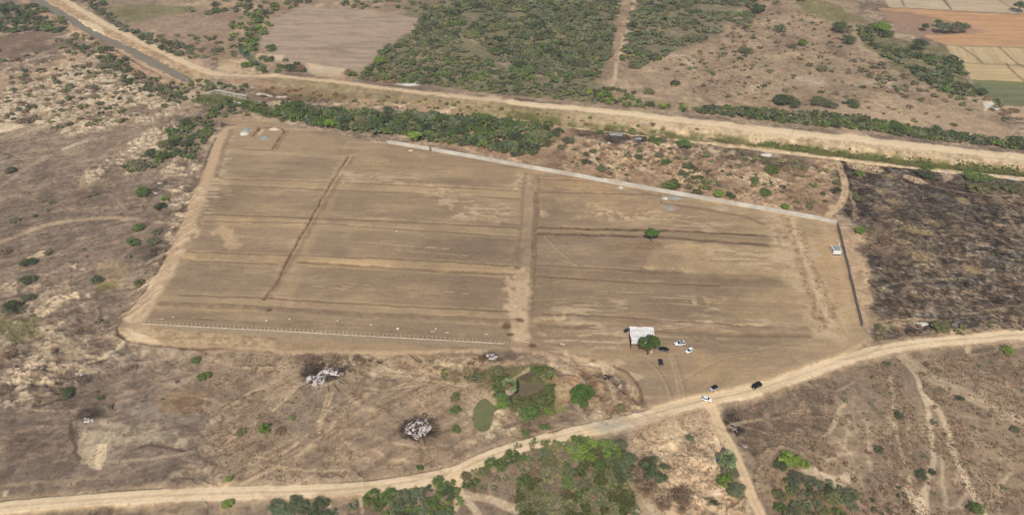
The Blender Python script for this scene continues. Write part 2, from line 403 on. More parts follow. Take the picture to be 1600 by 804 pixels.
# ground under the green thicket at the bottom
paint(poly([(725,748),(800,712),(880,690),(975,684),(985,740),(992,830),(730,830),(715,765)], 5, 3), (134,114,94), .8)
paint(poly([(800,760),(850,725),(890,695),(960,690),(985,740),(1000,830),(800,830)], 8, 4), (112,110,76), .75, ss(.36,.52,N2b))
paint(poly([(300,782),(600,770),(700,760),(715,775),(700,830),(300,830)], 4, 2), (134,113,95), .7)
for pts, w in (([(715,765),(735,785),(745,800),(760,830)], 2.4), ([(722,768),(770,780),(810,795),(850,815)], 3.0), ([(712,760),(716,785),(700,810)], 1.8), ([(508,780),(520,800),(530,820)], 1.6), ([(563,778),(565,800)], 1.2), ([(520,795),(480,805)],1.2)):
    paint(line(pts, w, 1.2, .8), (198,172,142), .8)

# ---- the embankment, drain and hollows along the plot's south side
paint(poly([(560,548),(700,552),(780,560),(860,560),(940,560),(1000,600),(1010,640),(960,655),(900,650),(930,600),(870,575),(780,585),(660,585),(560,575)], 5, 3), (184,155,124), .7)
gul = poly([(880,575),(930,570),(965,590),(985,620),(990,650),(940,655),(900,610)], 6, 4)
paint(gul, (176,148,118), .75); mul(gul, (.78,.74,.72), 1, ss(.5,.6,N4)); lift((gul[0], gul[1]*(N4[gul[0]]-.5)), 2.2)
for pts, w, k in (([(915,580),(925,600),(940,615),(950,632),(955,650)], 3.2, .7), ([(965,575),(962,600),(985,615),(998,625)], 2.2, .6), ([(948,578),(955,590),(962,596)], 3, .6)):
    m = line(pts, w, 1.5, 2.0); paint(m, (122,98,80), k); lift(m, -.8)
for (bx, by, rx, ry) in ((951,587,4,3),(967,607,3.5,3),(1010,613,2.5,5),(973,597,2,4)): paint(blob(bx,by,rx,ry,.8,2), (96,80,70), .7)
# south-side gashes
for pts, w in (([(577,560),(584,556),(591,549)], 1.6), ([(594,562),(598,560)], 2.6), ([(644,550),(650,558),(657,562)], 1.8)):
    m = line(pts, w, .8, .6); paint(m, (66,52,42), .9); lift(m, -1.2)
paint(poly([(600,570),(615,562),(628,580),(625,590),(612,590)], 1.6, 1.5), (204,178,142), .8)
paint(poly([(610,588),(628,590),(630,594),(612,594)], .8, .8), (150,136,116), .8)
paint(poly([(605,553),(630,560),(640,575),(625,575)], 4, 2), (128,106,86), .6, ss(.4,.55,N4))
paint(line([(682,565),(700,568),(720,570)], 2.4, 1.4, 1.0), (214,188,150), .8)
paint(line([(665,592),(700,600),(740,598),(790,590)], 2.6, 1.2, 1.0), (186,158,126), .7)
paint(poly([(640,585),(700,588),(735,583),(770,578),(770,590),(700,600),(660,597)], 3, 2), (112,92,66), .75, ss(.3,.5,N4))
paint(poly([(700,580),(745,578),(775,570),(780,595),(760,610),(720,592)], 4, 2), (98,92,58), .7, ss(.38,.52,N4))
paint(poly([(730,560),(755,555),(758,572),(735,578)], 2, 1.5), (122,76,48), .8, ss(.4,.5,N4))
# reeds, mud and dry grass around the two ponds
paint(poly([(770,575),(800,570),(850,568),(870,580),(865,615),(870,640),(830,655),(800,640),(770,630),(760,600)], 4, 2.5), (94,94,56), .85)
paint(poly([(862,595),(895,592),(900,620),(890,634),(866,634)], 5, 4), (172,146,104), .75, .3+.7*ss(.4,.52,N4))
paint(poly([(862,588),(905,585),(900,600),(870,600)], 4, 2), (160,122,88), .7)
paint(poly([(868,632),(880,630),(886,642),(870,642)], 2, 1.5), (122,130,56), .8)
paint(poly([(735,640),(745,618),(770,612),(790,625),(800,640),(780,660),(768,680),(745,680)], 3, 1.5), (178,158,122), .7)
paint(poly([(720,610),(738,618),(740,670),(735,690),(722,680)], 3, 2), (164,142,112), .6)
paint(poly([(808,640),(840,632),(846,650),(825,656),(812,650)], 2, 1.5), (80,92,50), .8)
paint(poly([(830,570),(812,582),(800,590),(826,580)], 1.5, 1.5), (196,170,134), .7)
for pts in ([(335,765),(400,735),(470,690),(520,640)], [(350,768),(430,735),(500,690),(545,635)], [(300,740),(340,700),(400,660),(470,600)], [(380,620),(440,590),(520,575)], [(355,640),(430,600),(500,600)], [(530,600),(600,610),(640,600)], [(520,604),(505,650),(500,680)], [(530,604),(560,640),(620,655)], [(400,715),(460,725),(540,715),(640,720)], [(420,730),(500,738),(600,728)], [(540,660),(600,690),(660,700),(740,690)], [(560,580),(640,590),(720,600)], [(320,560),(380,575),(450,575)]):
    for q_ in range(3):
        P2 = [(p_[0]+rnd.uniform(-5,5), p_[1]+rnd.uniform(-4,4)) for p_ in pts]
        paint(line(P2, rnd.uniform(.5,1.3), .9, .7), (186,160,129), .6, ss(.35,.52,N4)); mul(line([(p_[0]+2,p_[1]+2) for p_ in P2], .7, .8, .7), (.82,.80,.78), .7, ss(.35,.52,N4))
# ---- fires: char on the soil round the ash heaps
for (bx, by, rx, ry, k) in ((508,583,8.5,6.5,.9), (490,578,6,5.5,.8), (532,580,4,4.5,.8), (656,668,6.0,5.2,.95), (644,670,4,3.5,.8), (670,668,3.5,3.5,.8), (767,557,3.6,2.6,.8), (132,585,4.5,4.5,.7), (142,650,5.0,3.4,.85), (1143,660,3.4,5.2,.8), (1116,712,3.0,3.2,.6), (1221,714,2.5,2.2,.6), (1163,694,3,2.6,.6), (746,592,3.2,2.4,.8), (788,588,2.6,2,.7), (565,563,5,4.5,.55), (240,395,4,5,.7), (248,288,4,6,.6), (240,300,5,5,.5), (488,556,8,3,.5)):
    paint(blob(bx, by, rx, ry, .9, 2.2), (60,51,46), k, .55+.45*ss(.3,.5,N2b))
for (cx_, cy_, r0) in ((510,583,8.5), (656,668,5.5), (1144,664,4)):   # raked soot rays
    for i in range(26):
        a_ = rnd.uniform(0, 6.28); l_ = rnd.uniform(1.0, 1.45)
        wx_, wy_ = at(cx_, cy_); S_ = sl_of([(cx_, cy_)], r0*2.2)
        dx_ = X[S_]-wx_; dy_ = Y[S_]-wy_; rr_ = np.hypot(dx_, dy_); aa_ = np.angle(np.exp(1j*(np.arctan2(dy_, dx_)-a_)))
        paint((S_, ((np.abs(aa_*rr_) < .35) & (rr_ < r0*l_)).astype(np.float32)), (66,56,50), .65)

# ---- thickets' own soil north of the canal and dry lands
NB = [(330,0),(600,-30),(1330,-30),(1350,60),(1400,120),(1560,170),(1600,235),(1300,205),(1100,185),(800,155),(560,128),(420,110),(300,90),(200,40)]
pn = poly(NB, 12, 5); paint(pn, (160,136,111), .8); paint(pn, (188,162,132), .6, ss(.54,.64,N30)*ss(.4,.55,N4)); mul(pn, (.80,.79,.78), .9, ss(.50,.60,N4)*ss(.4,.6,N15)); mul(pn, (1.12,1.11,1.08), 1, ss(.5,.64,N15)); mul(pn, (.84,.82,.82), 1, ss(.52,.64,N15b))
paint(poly([(650,-10),(960,-10),(955,60),(930,160),(800,150),(620,125),(560,120),(600,60)], 10, 5), (110,108,80), .75)
paint(poly([(1000,-20),(1180,-20),(1120,60),(1050,80),(980,105)], 10, 5), (112,107,82), .7)
paint(poly([(1240,170),(1400,150),(1560,190),(1600,230),(1400,205),(1200,190),(1100,175)], 10, 5), (176,149,122), .6)
# tracks on the north side
for pts, w, c, k in (([(992,-20),(990,10),(981,40),(972,75),(963,105),(958,135)], 3.0, (186,162,138), .85), ([(1200,170),(1300,184),(1420,200),(1520,212),(1620,222)], 3.0, (188,160,130), .7), ([(1200,180),(1320,196),(1460,212),(1600,228)], 1.5, (188,160,130), .6),
    ([(940,141),(1000,150),(1060,158),(1200,172)], 2.0, (184,158,130), .6), ([(1055,85),(1075,95),(1085,110)], 4, (200,176,150), .6), ([(1050,88),(1075,86),(1088,94)], 2.5, (214,196,172), .6), ([(1090,150),(1060,128)], 1.5, (178,152,126), .5), ([(885,128),(870,108),(886,95)], 3.5, (186,158,132), .6), ([(560,110),(600,70),(640,40)], 2.0, (150,130,110), .4)):
    paint(line(pts, w, 1.8, 1.5), c, k)
mul(poly([(985,-20),(998,-20),(985,60),(975,110),(950,150),(945,140),(962,90),(975,30)], 6, 3), (1.1,1.08,1.05), .8)
for (bx, by, rx, ry) in ((760,62,12,8),(745,110,14,8),(800,100,10,6),(860,115,12,7),(890,60,9,6),(700,70,8,8),(655,95,10,12)): paint(blob(bx,by,rx,ry,.9,5), (172,150,128), .55)
# pale ploughed fields in the north
FLD = [(405,40),(470,12),(560,12),(600,20),(668,32),(655,45),(632,55),(600,80),(570,108),(545,112),(500,118),(480,118),(470,105),(425,92),(408,70)]
pf = poly(FLD, 5, 3); paint(pf, (162,140,121), .95)
fst = aniso(-6, 22, 2.4, 3, 71); mul(pf, (1.1,1.09,1.08), 1, ss(.5,.62,fst)); mul(pf, (.86,.85,.85), 1, ss(.48,.38,fst))
mul(poly([(480,74),(520,72),(560,84),(520,86)], 10, 4), (.78,.76,.77), .8)
paint(poly([(480,98),(540,108),(535,122),(500,122),(484,118)], 4, 2), (204,178,146), .8)
paint(poly([(405,84),(445,86),(440,96),(410,92)], 3, 2), (206,180,148), .8); tuft(pf, .15)
paint(poly([(195,28),(260,12),(320,0),(330,-20),(150,-20),(130,-5)], 6, 3), (146,124,104), .7)
paint(poly([(160,10),(240,8),(320,12),(270,26),(200,36),(185,30)], 8, 4), (122,114,78), .8)
paint(poly([(225,30),(300,18),(380,20),(360,60),(300,80),(260,60)], 8, 4), (150,124,106), .7)
paint(poly([(380,60),(400,30),(410,40),(400,90),(385,95)], 3, 2), (90,96,58), .7)
paint(poly([(600,-30),(760,-30),(680,12),(600,10)], 10, 4), (148,122,102), .7)
# ---- north-east fields
F_ = [
 ([(1362,-30),(1390,12),(1485,16),(1470,-5),(1450,-40)], (186,166,140)), ([(1474,-40),(1480,0),(1486,16),(1590,21),(1640,24),(1640,-40)], (184,162,136)),
 ([(1372,12),(1480,17),(1640,24),(1640,74),(1560,73),(1478,70),(1400,40)], (188,144,106)),
 ([(1478,70),(1560,73),(1640,76),(1640,102),(1500,97),(1485,84)], (186,162,124)), ([(1500,97),(1640,104),(1640,134),(1518,127),(1510,110)], (190,165,124)),
 ([(1518,127),(1640,133),(1640,168),(1560,165),(1540,155)], (110,112,82)), ([(1565,166),(1640,170),(1640,192),(1590,190)], (176,148,122))]
for i, (P_, c) in enumerate(F_):
    m = poly(P_, 1.5, .8); paint(m, c, .95); tuft(m, .1)
    ff = aniso(-3 if i != 3 else 70, 30, 3.0, 3, 80+i); mul(m, (1.08,1.07,1.05), 1, ss(.5,.62,ff)); mul(m, (.90,.88,.86), 1, ss(.5,.36,ff))
paint(poly([(1368,14),(1420,20),(1490,34),(1502,52),(1440,56),(1405,50)], 5, 2.5), (142,116,98), .75)
paint(blob(1466,46,40,14,.5,4), (148,122,104), .7)
paint(poly([(1520,128),(1550,125),(1640,131),(1640,136),(1560,134)], 3, 1), (128,128,76), .6)
for P_ in ([(1405,-10),(1413,10)], [(1468,-6),(1478,4),(1486,15)], [(1545,-10),(1585,16)], [(1562,74),(1575,88),(1590,100),(1600,106)], [(1500,73),(1520,86),(1534,98)], [(1572,100),(1585,115),(1610,135)], [(1478,71),(1640,77)], [(1495,98),(1640,106)], [(1380,12),(1640,25)], [(1510,126),(1640,133)]):
    m = line(P_, 2.0, 1.6, .8); paint(m, (112,96,70), .75); lift(m, .5)
paint(poly([(1240,0),(1290,0),(1330,20),(1360,32),(1330,36),(1280,28),(1250,14)], 8, 4), (116,112,66), .7)
paint(poly([(1340,50),(1400,60),(1480,75),(1500,110),(1530,150),(1480,150),(1400,110),(1350,70)], 6, 4), (106,104,66), .7)
paint(poly([(1535,160),(1552,160),(1556,170),(1540,174)], 2, 1.5), (206,190,170), .8)
paint(blob(1375,130,12,8,.9,4), (196,176,150), .6); paint(blob(1265,125,12,10,1,5), (188,166,142), .5)

# ---- strip between canal and the plot's back wall
NP = [(700,180),(800,185),(880,190),(1000,205),(1200,235),(1320,255),(1330,290),(1310,350),(1100,310),(900,275),(780,250),(690,225)]
pnp = poly(NP, 8, 3); paint(pnp, (162,132,104), .85)
mul(pnp, (.78,.76,.76), 1, ss(.50,.62,N15)); paint(pnp, (196,166,132), .75, ss(.50,.60,N15b)*ss(.38,.5,N2b))
mul(pnp, (.80,.78,.78), 1, ss(.52,.62,N4)*.8)
paint(poly([(1050,220),(1170,225),(1260,245),(1280,265),(1180,260),(1060,245)], 8, 4), (112,95,84), .7)
paint(poly([(900,198),(1015,208),(1012,226),(960,228),(900,215)], 5, 3), (92,78,70), .8, ss(.3,.5,N4)); paint(poly([(936,210),(985,207),(985,222),(950,224)], 3, 2), (66,60,58), .8)
paint(poly([(988,212),(1010,214),(1010,224),(990,222)], 1.5, 1), (52,44,42), .9)
paint(line([(945,204),(1000,206),(1013,212),(1010,225)], 1.6, 1, .5), (188,160,128), .8)
# ---- burnt field in the east
BURN = [(1310,262),(1322,250),(1400,255),(1470,270),(1560,275),(1640,285),(1750,300),(1750,510),(1600,515),(1450,523),(1375,533),(1362,528),(1368,500),(1358,450),(1350,415),(1342,385),(1350,365),(1325,340),(1305,335),(1318,300)]
pb = poly(BURN, 9, 9)
paint(pb, (100,90,81), .94); tuft(pb, 1.0)
bs = aniso(-12, 9, 1.8, 3, 91)
paint(pb, (66,60,57), .8, ss(.50,.60,N30)); paint(pb, (138,122,106), .65, ss(.52,.60,N15b)*ss(.42,.55,N2b)); paint(pb, (126,118,110), .6, ss(.56,.64,fbm(X,Y,14,4,223))); paint(pb, (112,94,78), .6, ss(.52,.42,N15))
paint(pb, (134,112,90), .55, ss(.60,.70,bs)); mul(pb, (.72,.71,.72), 1, ss(.46,.36,bs))
mul(pb, (1.5,1.48,1.42), 1, ss(.56,.68,N1)); mul(pb, (.62,.62,.62), 1, ss(.46,.32,N1)); mul(pb, (1.35,1.33,1.28), 1, ss(.58,.64,fbm(X,Y,4.5,4,97,.65))); mul(pb, (.62,.61,.61), 1, ss(.45,.38,fbm(X,Y,6.5,4,99,.65)))
S = pb[0]; sp = spots(S, 11, .4, 1.2, 3.4, 12, 1.8, -5); paint((S, sp*pb[1]*ss(.4,.55,N60[S])), (144,122,92), .75)
paint(poly([(1310,262),(1325,255),(1380,275),(1360,320),(1350,345),(1325,340),(1322,310)], 6, 4), (48,42,40), .75, ss(.35,.5,N4))
paint(poly([(1345,400),(1400,380),(1430,420),(1400,470),(1360,490),(1350,440)], 8, 4), (60,52,48), .6, ss(.3,.5,N4))
paint(poly([(1400,290),(1520,280),(1560,340),(1480,360),(1400,340)], 16, 8), (58,50,48), .5)
paint(poly([(1370,500),(1450,510),(1600,500),(1600,518),(1450,526),(1375,535)], 4, 3), (54,48,45), .7, ss(.35,.55,N4))
paint(poly([(1340,355),(1380,345),(1420,380),(1390,400),(1350,395)], 8, 5), (140,116,92), .45)
for pts, w, c, k in (([(1330,282),(1380,300),(1420,308)], 1.6, (150,126,102), .6), ([(1455,290),(1500,302),(1600,308)], 1.6, (150,126,104), .6), ([(1555,300),(1570,320),(1580,350),(1620,390)], 2, (138,116,96), .6), ([(1490,335),(1540,362),(1600,395)], 1.4, (148,126,104), .6),
    ([(1370,502),(1430,497),(1480,500),(1530,488),(1570,480),(1620,474)], 1.5, (170,144,112), .65), ([(1372,449),(1400,440),(1440,436),(1500,434)], 1.0, (160,138,112), .5), ([(1375,452),(1400,462),(1440,485)], 1.0, (150,130,104), .5), ([(1470,498),(1530,491),(1540,488)], 1.3, (40,36,34), .7), ([(1480,420),(1600,430)], 1.0, (150,128,104), .4), ([(1340,385),(1390,370),(1440,385)], 1.6, (156,132,106), .5)):
    paint(line(pts, w, 1.2, 1.2), c, k)
paint(poly([(1320,246),(1370,252),(1385,268),(1370,272),(1330,262)], 2, 2), (200,172,138), .8, ss(.35,.5,N4))
paint(poly([(1415,272),(1435,278),(1450,287),(1430,286),(1412,278)], 1.5, 1.5), (182,156,126), .8)
paint(poly([(1468,268),(1480,262),(1490,278),(1475,284)], 2.5, 2), (176,152,128), .8)
for P_ in ([(1370,504),(1440,500),(1444,508),(1400,512),(1372,522)], [(1578,498),(1610,495),(1610,508),(1585,512)], [(1424,520),(1500,514),(1530,514),(1500,521)]):
    paint(poly(P_, 2, 2), (182,156,124), .7, ss(.35,.5,N4))
for (bx, by) in ((1380,298),(1395,315),(1452,345),(1424,357),(1447,363),(1508,315),(1440,400),(1520,420),(1394,276)): paint(blob(bx,by,4,3.2,.8,2), (156,132,96), .7)
# strip east of the dark wall and the path up to the canal
paint(poly([(1310,352),(1335,356),(1352,372),(1340,390),(1356,420),(1366,455),(1362,475),(1368,500),(1350,515),(1332,440)], 3, 3), (178,149,119), .92)
paint(line([(1305,245),(1318,270),(1322,300),(1312,322),(1297,335),(1290,345)], 3.6, 1.4, .6), (192,162,128), .9)
paint(line([(1328,300),(1334,320),(1338,340)], 2.2, 1.2, 1.5), (166,140,112), .7)

# ---- canal, banks and embankment road
WATER = [(20,-22),(50,-1),(78,18),(109,33),(141,52),(172,67),(195,78),(227,95),(250,108),(272,119),(292,127),(304,125),(280,111),(250,96),(227,85),(195,70),(169,57),(153,49),(133,39),(117,28),(94,15),(69,0),(40,-22)]
ROADU = [(60,-28),(95,-4),(150,30),(200,54),(250,79),(290,99),(318,110),(345,117),(400,119),(440,122),(480,127),(561,135),(635,145),(702,153),(800,164),(934,176),(1035,188),(1100,196),(1200,207),(1300,217),(1401,229),(1502,240),(1600,251),(1800,272)]
BERM = smooth_pts(ROADU, 2)
# bank soils
paint(poly([(0,-40),(40,-10),(90,30),(150,68),(190,92),(235,118),(270,130),(330,136),(330,105),(250,75),(190,45),(120,8),(70,-30)], 4, 3), (182,152,122), .9)
m = line([(35,0),(75,24),(110,44),(150,68),(200,97),(240,119),(272,132)], 6, 2, 2.0); paint(m, (186,154,124), .85); mul(m, (.72,.66,.62), 1, ss(.52,.6,N2b)); lift(m, 1.0)
paint(line([(30,-12),(70,10),(110,33),(160,65),(200,91),(245,117)], 2.0, 1.5, 1), (110,94,78), .7)
m = line([(215,108),(255,124),(290,134)], 6, 3, 1.5); paint(m, (172,138,108), .8)
m = line([(85,0),(125,22),(170,46),(210,68),(245,88),(285,107),(315,117)], 11, 3, 1.5); paint(m, (186,156,122), .85); mul(m, (.78,.74,.70), 1, ss(.5,.6,N2b))
paint(poly([(118,28),(150,36),(168,56),(150,56),(130,40)], 3, 2), (212,190,152), .8)
paint(line([(175,66),(220,86),(262,104),(300,119)], 3.0, 2, 1), (140,132,96), .7)
mul(line([(205,76),(240,92),(270,104),(300,114)], 5, 2, 2), (.80,.76,.70), .8, ss(.4,.55,N2b))
# slope below the road further east
S, d = dist_line(ROADU[9:], 40, .8, 2, True)
seg = ss(395, 440, (PXv[None, :] + 0*Y)[S])
east = ss(820, 1100, (PXv[None, :] + 0*Y)[S])
wid = 15 + 2*east
low = ss(0, 2, -d) * (1 - ss(wid+8, wid+13, -d)) * seg
paint((S, low), (152,132,103), .9)
g1 = ss(3, 6, -d) * (1-ss(15, 18, -d)) * seg * (1-east*.85)
paint((S, g1), (134,122,86), .6, ss(.40,.60,N4)); mul((S, low), (.84,.82,.76), 1, ss(.5,.62,N2b)*.9); mul((S, low), (1.1,1.08,1.0), 1, ss(.5,.6,aniso(-8,14,1.5,2,95)))
g2 = ss(16, 18, -d) * (1-ss(23, 25, -d)) * seg
paint((S, g2), (164,142,104), .7)
paint((S, ss(0,3,-d)*(1-ss(13,17,-d))*east), (204,178,145), .8); paint((S, ss(2,5,-d)*(1-ss(12,16,-d))*east), (150,128,100), .6, ss(.52,.60,N4)*ss(.4,.5,N15b)); mul((S, ss(7,9,-d)*(1-ss(12,16,-d))*east), (.78,.72,.64), .8, ss(.54,.62,N2b))
Z[S] += low * np.clip(-(-d)*.10, -2.6, 0) + 2.2*ss(26,4,np.abs(d))*seg
GS = [(800,177),(900,190),(1000,202),(1100,212),(1200,222),(1317,236),(1435,250),(1520,259),(1640,272)]
m = line(GS, 7.5, 2.5, 1.2); paint(m, (98,98,52), .85, ss(.30,.5,N4)); lift(m, -1.2)
m = line([(1200,223),(1317,238),(1435,252),(1520,261),(1640,274)], 6.5, 1.5, .6); paint(m, (88,90,46), .85)
m = line([(1500,261),(1640,277)], 2.6, 1.0, .4); paint(m, (62,62,42), .9)
m = line([(900,199),(968,203),(1015,211),(1100,220),(1200,231),(1300,242),(1400,255),(1500,266),(1600,275),(1700,286)], 3.4, 1.0, .5); paint(m, (206,178,144), .9)
m = line([(800,190),(870,196),(900,199)], 3, 1.5, .8); paint(m, (184,150,114), .8)
for a_, b_ in (((1000,202),(1020,208)), ((1110,213),(1150,222)), ((945,196),(975,201)), ((1395,251),(1445,257))): paint(line([a_, b_], 1.5, 1, .6), (70,56,44), .8)
# reddish bare patch and white spoil above the back thicket
m = poly([(520,156),(560,154),(640,160),(720,168),(730,176),(640,178),(560,172),(520,166)], 4, 3); paint(m, (160,132,104), .8); paint(m, (200,178,150), .7, ss(.6,.68,N4)); mul(m, (.78,.76,.74), .9, ss(.5,.6,N2b))
paint(poly([(400,133),(500,140),(560,150),(480,160),(400,150)], 6, 3), (124,98,72), .75); paint(line([(404,147),(425,150),(445,152)], 3, 1.5, 1.5), (210,196,180), .8); paint(line([(440,154),(470,158)], 3.5, 2, 1.5), (90,78,72), .8)
paint(poly([(345,122),(420,128),(430,136),(345,130)], 3, 2), (166,132,102), .8)
# the road itself
m = line(ROADU[:8], 6.5, 2.0, 1.2); paint(m, (208,182,149), .95); mul(m, (.9,.88,.86), .8, ss(.5,.62,N2b)); lift(m, .3); tuft(m, .05)
m = line(ROADU[6:], 5.0, 2.0, 1.4); paint(m, (204,176,143), .9); mul(m, (.88,.86,.84), .8, ss(.5,.62,N2b)); tuft(m, .05)
S_, m_ = line(ROADU[14:], 8.0, 2.6, 1.4); paint((S_, m_), (214,188,154), .9, .7+.3*ss(.36,.5,N4)); tuft((S_, m_), .05)
m = line([(p[0], p[1]) for p in ROADU], 1.1, .8, .5); mul(m, (.93,.92,.9), .7)
# hollow behind the weir and canal relief
m = poly(WATER, 3.5, 2.2); lift(m, -2.6); paint(m, (118,110,92), .9)
WEIRP = [(300,150),(335,146),(385,155),(420,165),(455,180),(470,190),(440,190),(400,178),(360,165),(300,160)]
paint(poly(WEIRP, 4, 2), (82,90,48), .85); paint(poly([(345,192),(395,198),(420,196),(445,184),(450,190),(425,200),(395,206),(345,200)], 2, 1), (72,62,48), .8)
paint(poly([(285,150),(300,146),(310,154),(290,160)], 3, 2), (208,184,150), .8)
paint(poly([(330,180),(370,175),(400,188),(380,196),(345,192)], 4, 3), (166,136,110), .8)
# stream in the north
m = poly([(372,70),(380,66),(388,78),(398,90),(412,98),(416,112),(404,112),(398,100),(382,90),(374,80)], 3, 1); lift(m, -1.5); paint(m, (110,104,84), .9)
paint(poly([(340,95),(370,92),(400,98),(400,116),(360,112),(340,108)], 4, 3), (196,168,132), .7)
paint(poly([(500,115),(540,118),(540,128),(490,124)], 4, 3), (190,156,120), .7)
# white spoil heaps on soil
paint(blob(640,134,9,4,.8,2), (206,196,184), .8)

# ---- the levelled plot
PLOT = [(352,200),(395,190),(430,186),(455,200),(505,206),(578,221),(700,240),(900,276),(1100,312),(1306,351),(1330,440),(1349,515),(1362,530),(1300,562),(1180,600),(1090,625),(1020,640),(985,600),(930,562),(860,556),(800,545),(640,552),(430,551),(300,545),(215,535),(180,517),(205,480),(235,450),(262,400),(290,340),(300,300),(322,262),(335,225)]
pp = poly(PLOT, 1.6, 1.0)
S, m = pp
Z[S] = Z[S]*(1-m) + m*(0.9 + (N60[S]-.5)*.7 + (N4[S]-.5)*.12)
pc = base3((135,114,95), (151,128,104), (171,146,117), np.clip(.5 + (aniso(-4, 34, 4.5, 4, 101)-.5)*1.7 + (N60-.5)*1.2 + (N2b-.5)*.35, 0, 1)).astype(np.float32)
CG[S] = CG[S]*(1-m[..., None]) + pc[S]*m[..., None]
tuft(pp, .22)
plotm = np.zeros((NR, NC), np.float32); plotm[S] = m
# scraper streaks, lighter clay and darker loam
for (P_, c, k) in (
 ([(345,240),(530,250),(480,350),(330,340)], (138,118,97), .5), ([(530,260),(815,300),(810,350),(500,345)], (146,124,100), .35), ([(500,355),(800,362),(800,420),(470,400)], (136,116,96), .6),
 ([(470,412),(800,430),(790,490),(450,470)], (138,117,96), .55), ([(320,350),(470,358),(430,410),(290,400)], (148,126,104), .45), ([(280,410),(430,420),(410,470),(250,462)], (140,120,99), .55),
 ([(840,300),(1060,320),(1000,360),(842,350)], (154,129,103), .4), ([(840,372),(1000,375),(960,420),(842,415)], (142,122,102), .55), ([(1000,422),(1060,426),(1252,433),(1254,447),(1120,446),(990,440)], (124,106,87), .75), ([(860,425),(1000,430),(1010,442),(850,436)], (132,112,92), .5),
 ([(930,440),(1240,452),(1270,500),(1150,500),(900,480)], (136,116,96), .5), ([(842,430),(1000,436),(1010,500),(842,500)], (144,122,98), .45), ([(1020,380),(1240,392),(1250,440),(1120,434),(1010,420)], (174,147,114), .7), ([(1100,470),(1240,450),(1270,495),(1160,500)], (174,146,110), .45),
 ([(900,290),(1200,350),(1220,362),(1050,352),(880,315)], (168,140,108), .5), ([(842,275),(1000,292),(980,300),(842,296)], (172,142,108), .6), ([(1240,360),(1305,365),(1340,510),(1300,500),(1260,420)], (172,143,110), .8),
 ([(570,225),(815,268),(815,292),(540,262)], (160,134,105), .6), ([(360,205),(500,215),(545,240),(345,238)], (156,131,106), .6), ([(440,205),(520,215),(530,240),(440,236)], (168,141,112), .6),
 ([(220,480),(420,482),(800,512),(800,532),(225,506)], (140,120,98), .6), ([(460,495),(620,500),(790,520),(700,520),(480,508)], (146,124,102), .5), ([(850,495),(1250,520),(1240,545),(1060,520),(850,520)], (150,127,102), .5),
 ([(1040,540),(1180,560),(1250,560),(1160,600),(1080,610),(1050,590)], (164,138,108), .6), ([(1080,555),(1120,555),(1130,590),(1095,595)], (172,142,108), .45), ([(990,570),(1060,560),(1080,625),(1030,632)], (152,130,106), .6), ([(900,545),(985,545),(1000,600),(940,575)], (160,135,108), .6)):
    mm_ = poly(P_, 4, 2.5); paint(mm_, c, min(1, k*1.2), .65+.35*ss(.4,.6,N15b))
# roads of the layout (paler, between the beds)
def hroad(pts, w, c=(170,144,114), k=.7, f=2.5): paint(line(pts, w, f, 1.0, 0), c, min(1, k*1.15), .55+.45*ss(.36,.56,N15b))
hroad([(345,284),(400,287),(540,291),(815,303)], 9); hroad([(325,345),(400,349),(540,355),(815,367)], 9, k=.6); hroad([(300,402),(440,408),(620,416),(800,427)], 9, (174,146,113), .8)
hroad([(245,478),(420,480),(620,490),(800,500)], 9, (164,139,110), .75); hroad([(840,360),(1000,366),(1225,378)], 6, (150,126,102), .6); hroad([(840,428),(1000,436),(1250,447)], 6, (134,113,92), .6)
hroad([(548,248),(520,300),(490,356),(462,408),(445,470)], 9, (164,138,110), .7); hroad([(828,268),(824,350),(820,430),(812,540)], 8, (156,133,109), .75); hroad([(1228,345),(1245,400),(1270,460),(1300,520)], 8, (174,146,115), .7)
hroad([(820,432),(816,480),(812,528)], 7, (190,164,132), .7, 2)
clay = ss(.50,.58,fbm(X,Y,3.0,4,110,.65))*ss(.40,.52,fbm(X,Y,11,3,111))*.8
for P_ in ([(780,420),(830,418),(828,500),(822,530),(795,505),(790,450)], [(805,272),(835,272),(835,300),(805,300)], [(320,350),(365,358),(370,385),(350,390),(325,372)], [(800,430),(825,430),(815,545),(795,530)], [(840,500),(920,480),(910,500),(850,510)], [(700,320),(780,330),(780,350),(705,345)], [(650,285),(720,300),(700,312),(650,300)], [(970,440),(990,470),(985,490),(965,470)], [(900,320),(1010,325),(1010,345),(900,345)], [(1060,460),(1100,470),(1130,480),(1120,490),(1070,475)], [(1000,410),(1080,420),(1070,428),(1010,424)]):
    paint(poly(P_, 6, 4), (196,168,134), .85, clay)
paint(poly([(843,330),(852,330),(857,338),(848,341),(843,338)], 1, 1), (196,168,138), .9)
paint(poly([(330,362),(355,352),(368,372),(372,388),(358,390),(345,372)], 3, 3), (180,152,120), .8)
paint(poly([(842,315),(862,310),(880,330),(900,340),(845,348)], 4, 3), (128,110,92), .6); paint(poly([(880,340),(945,345),(930,350),(880,348)], 4, 3), (130,110,92), .5)
paint(poly([(1010,375),(1032,378),(1034,390),(1020,395),(960,392),(935,385)], 3, 2.5), (136,110,86), .7)
tr = aniso(-2, 14, 1.1, 3, 116, .7); mul(pp, (1.05,1.045,1.03), .8, ss(.55,.66,tr)); mul(pp, (.94,.935,.93), .8, ss(.46,.36,tr))
bl = fbm(X, Y, 26, 4, 117); mul(pp, (1.07,1.06,1.04), 1, ss(.54,.66,bl)); mul(pp, (.91,.91,.92), 1, ss(.48,.38,bl))
mul(pp, (.93,.925,.92), 1, ss(.52,.62,N2b)*.7); mul(pp, (1.12,1.11,1.08), 1, ss(.56,.62,aniso(14,7,1.4,3,118))*ss(.5,.6,fbm(X,Y,40,3,119)))
mul(pp, (1.10,1.09,1.06), 1, ss(.62,.7,N4)*ss(.5,.6,N30))
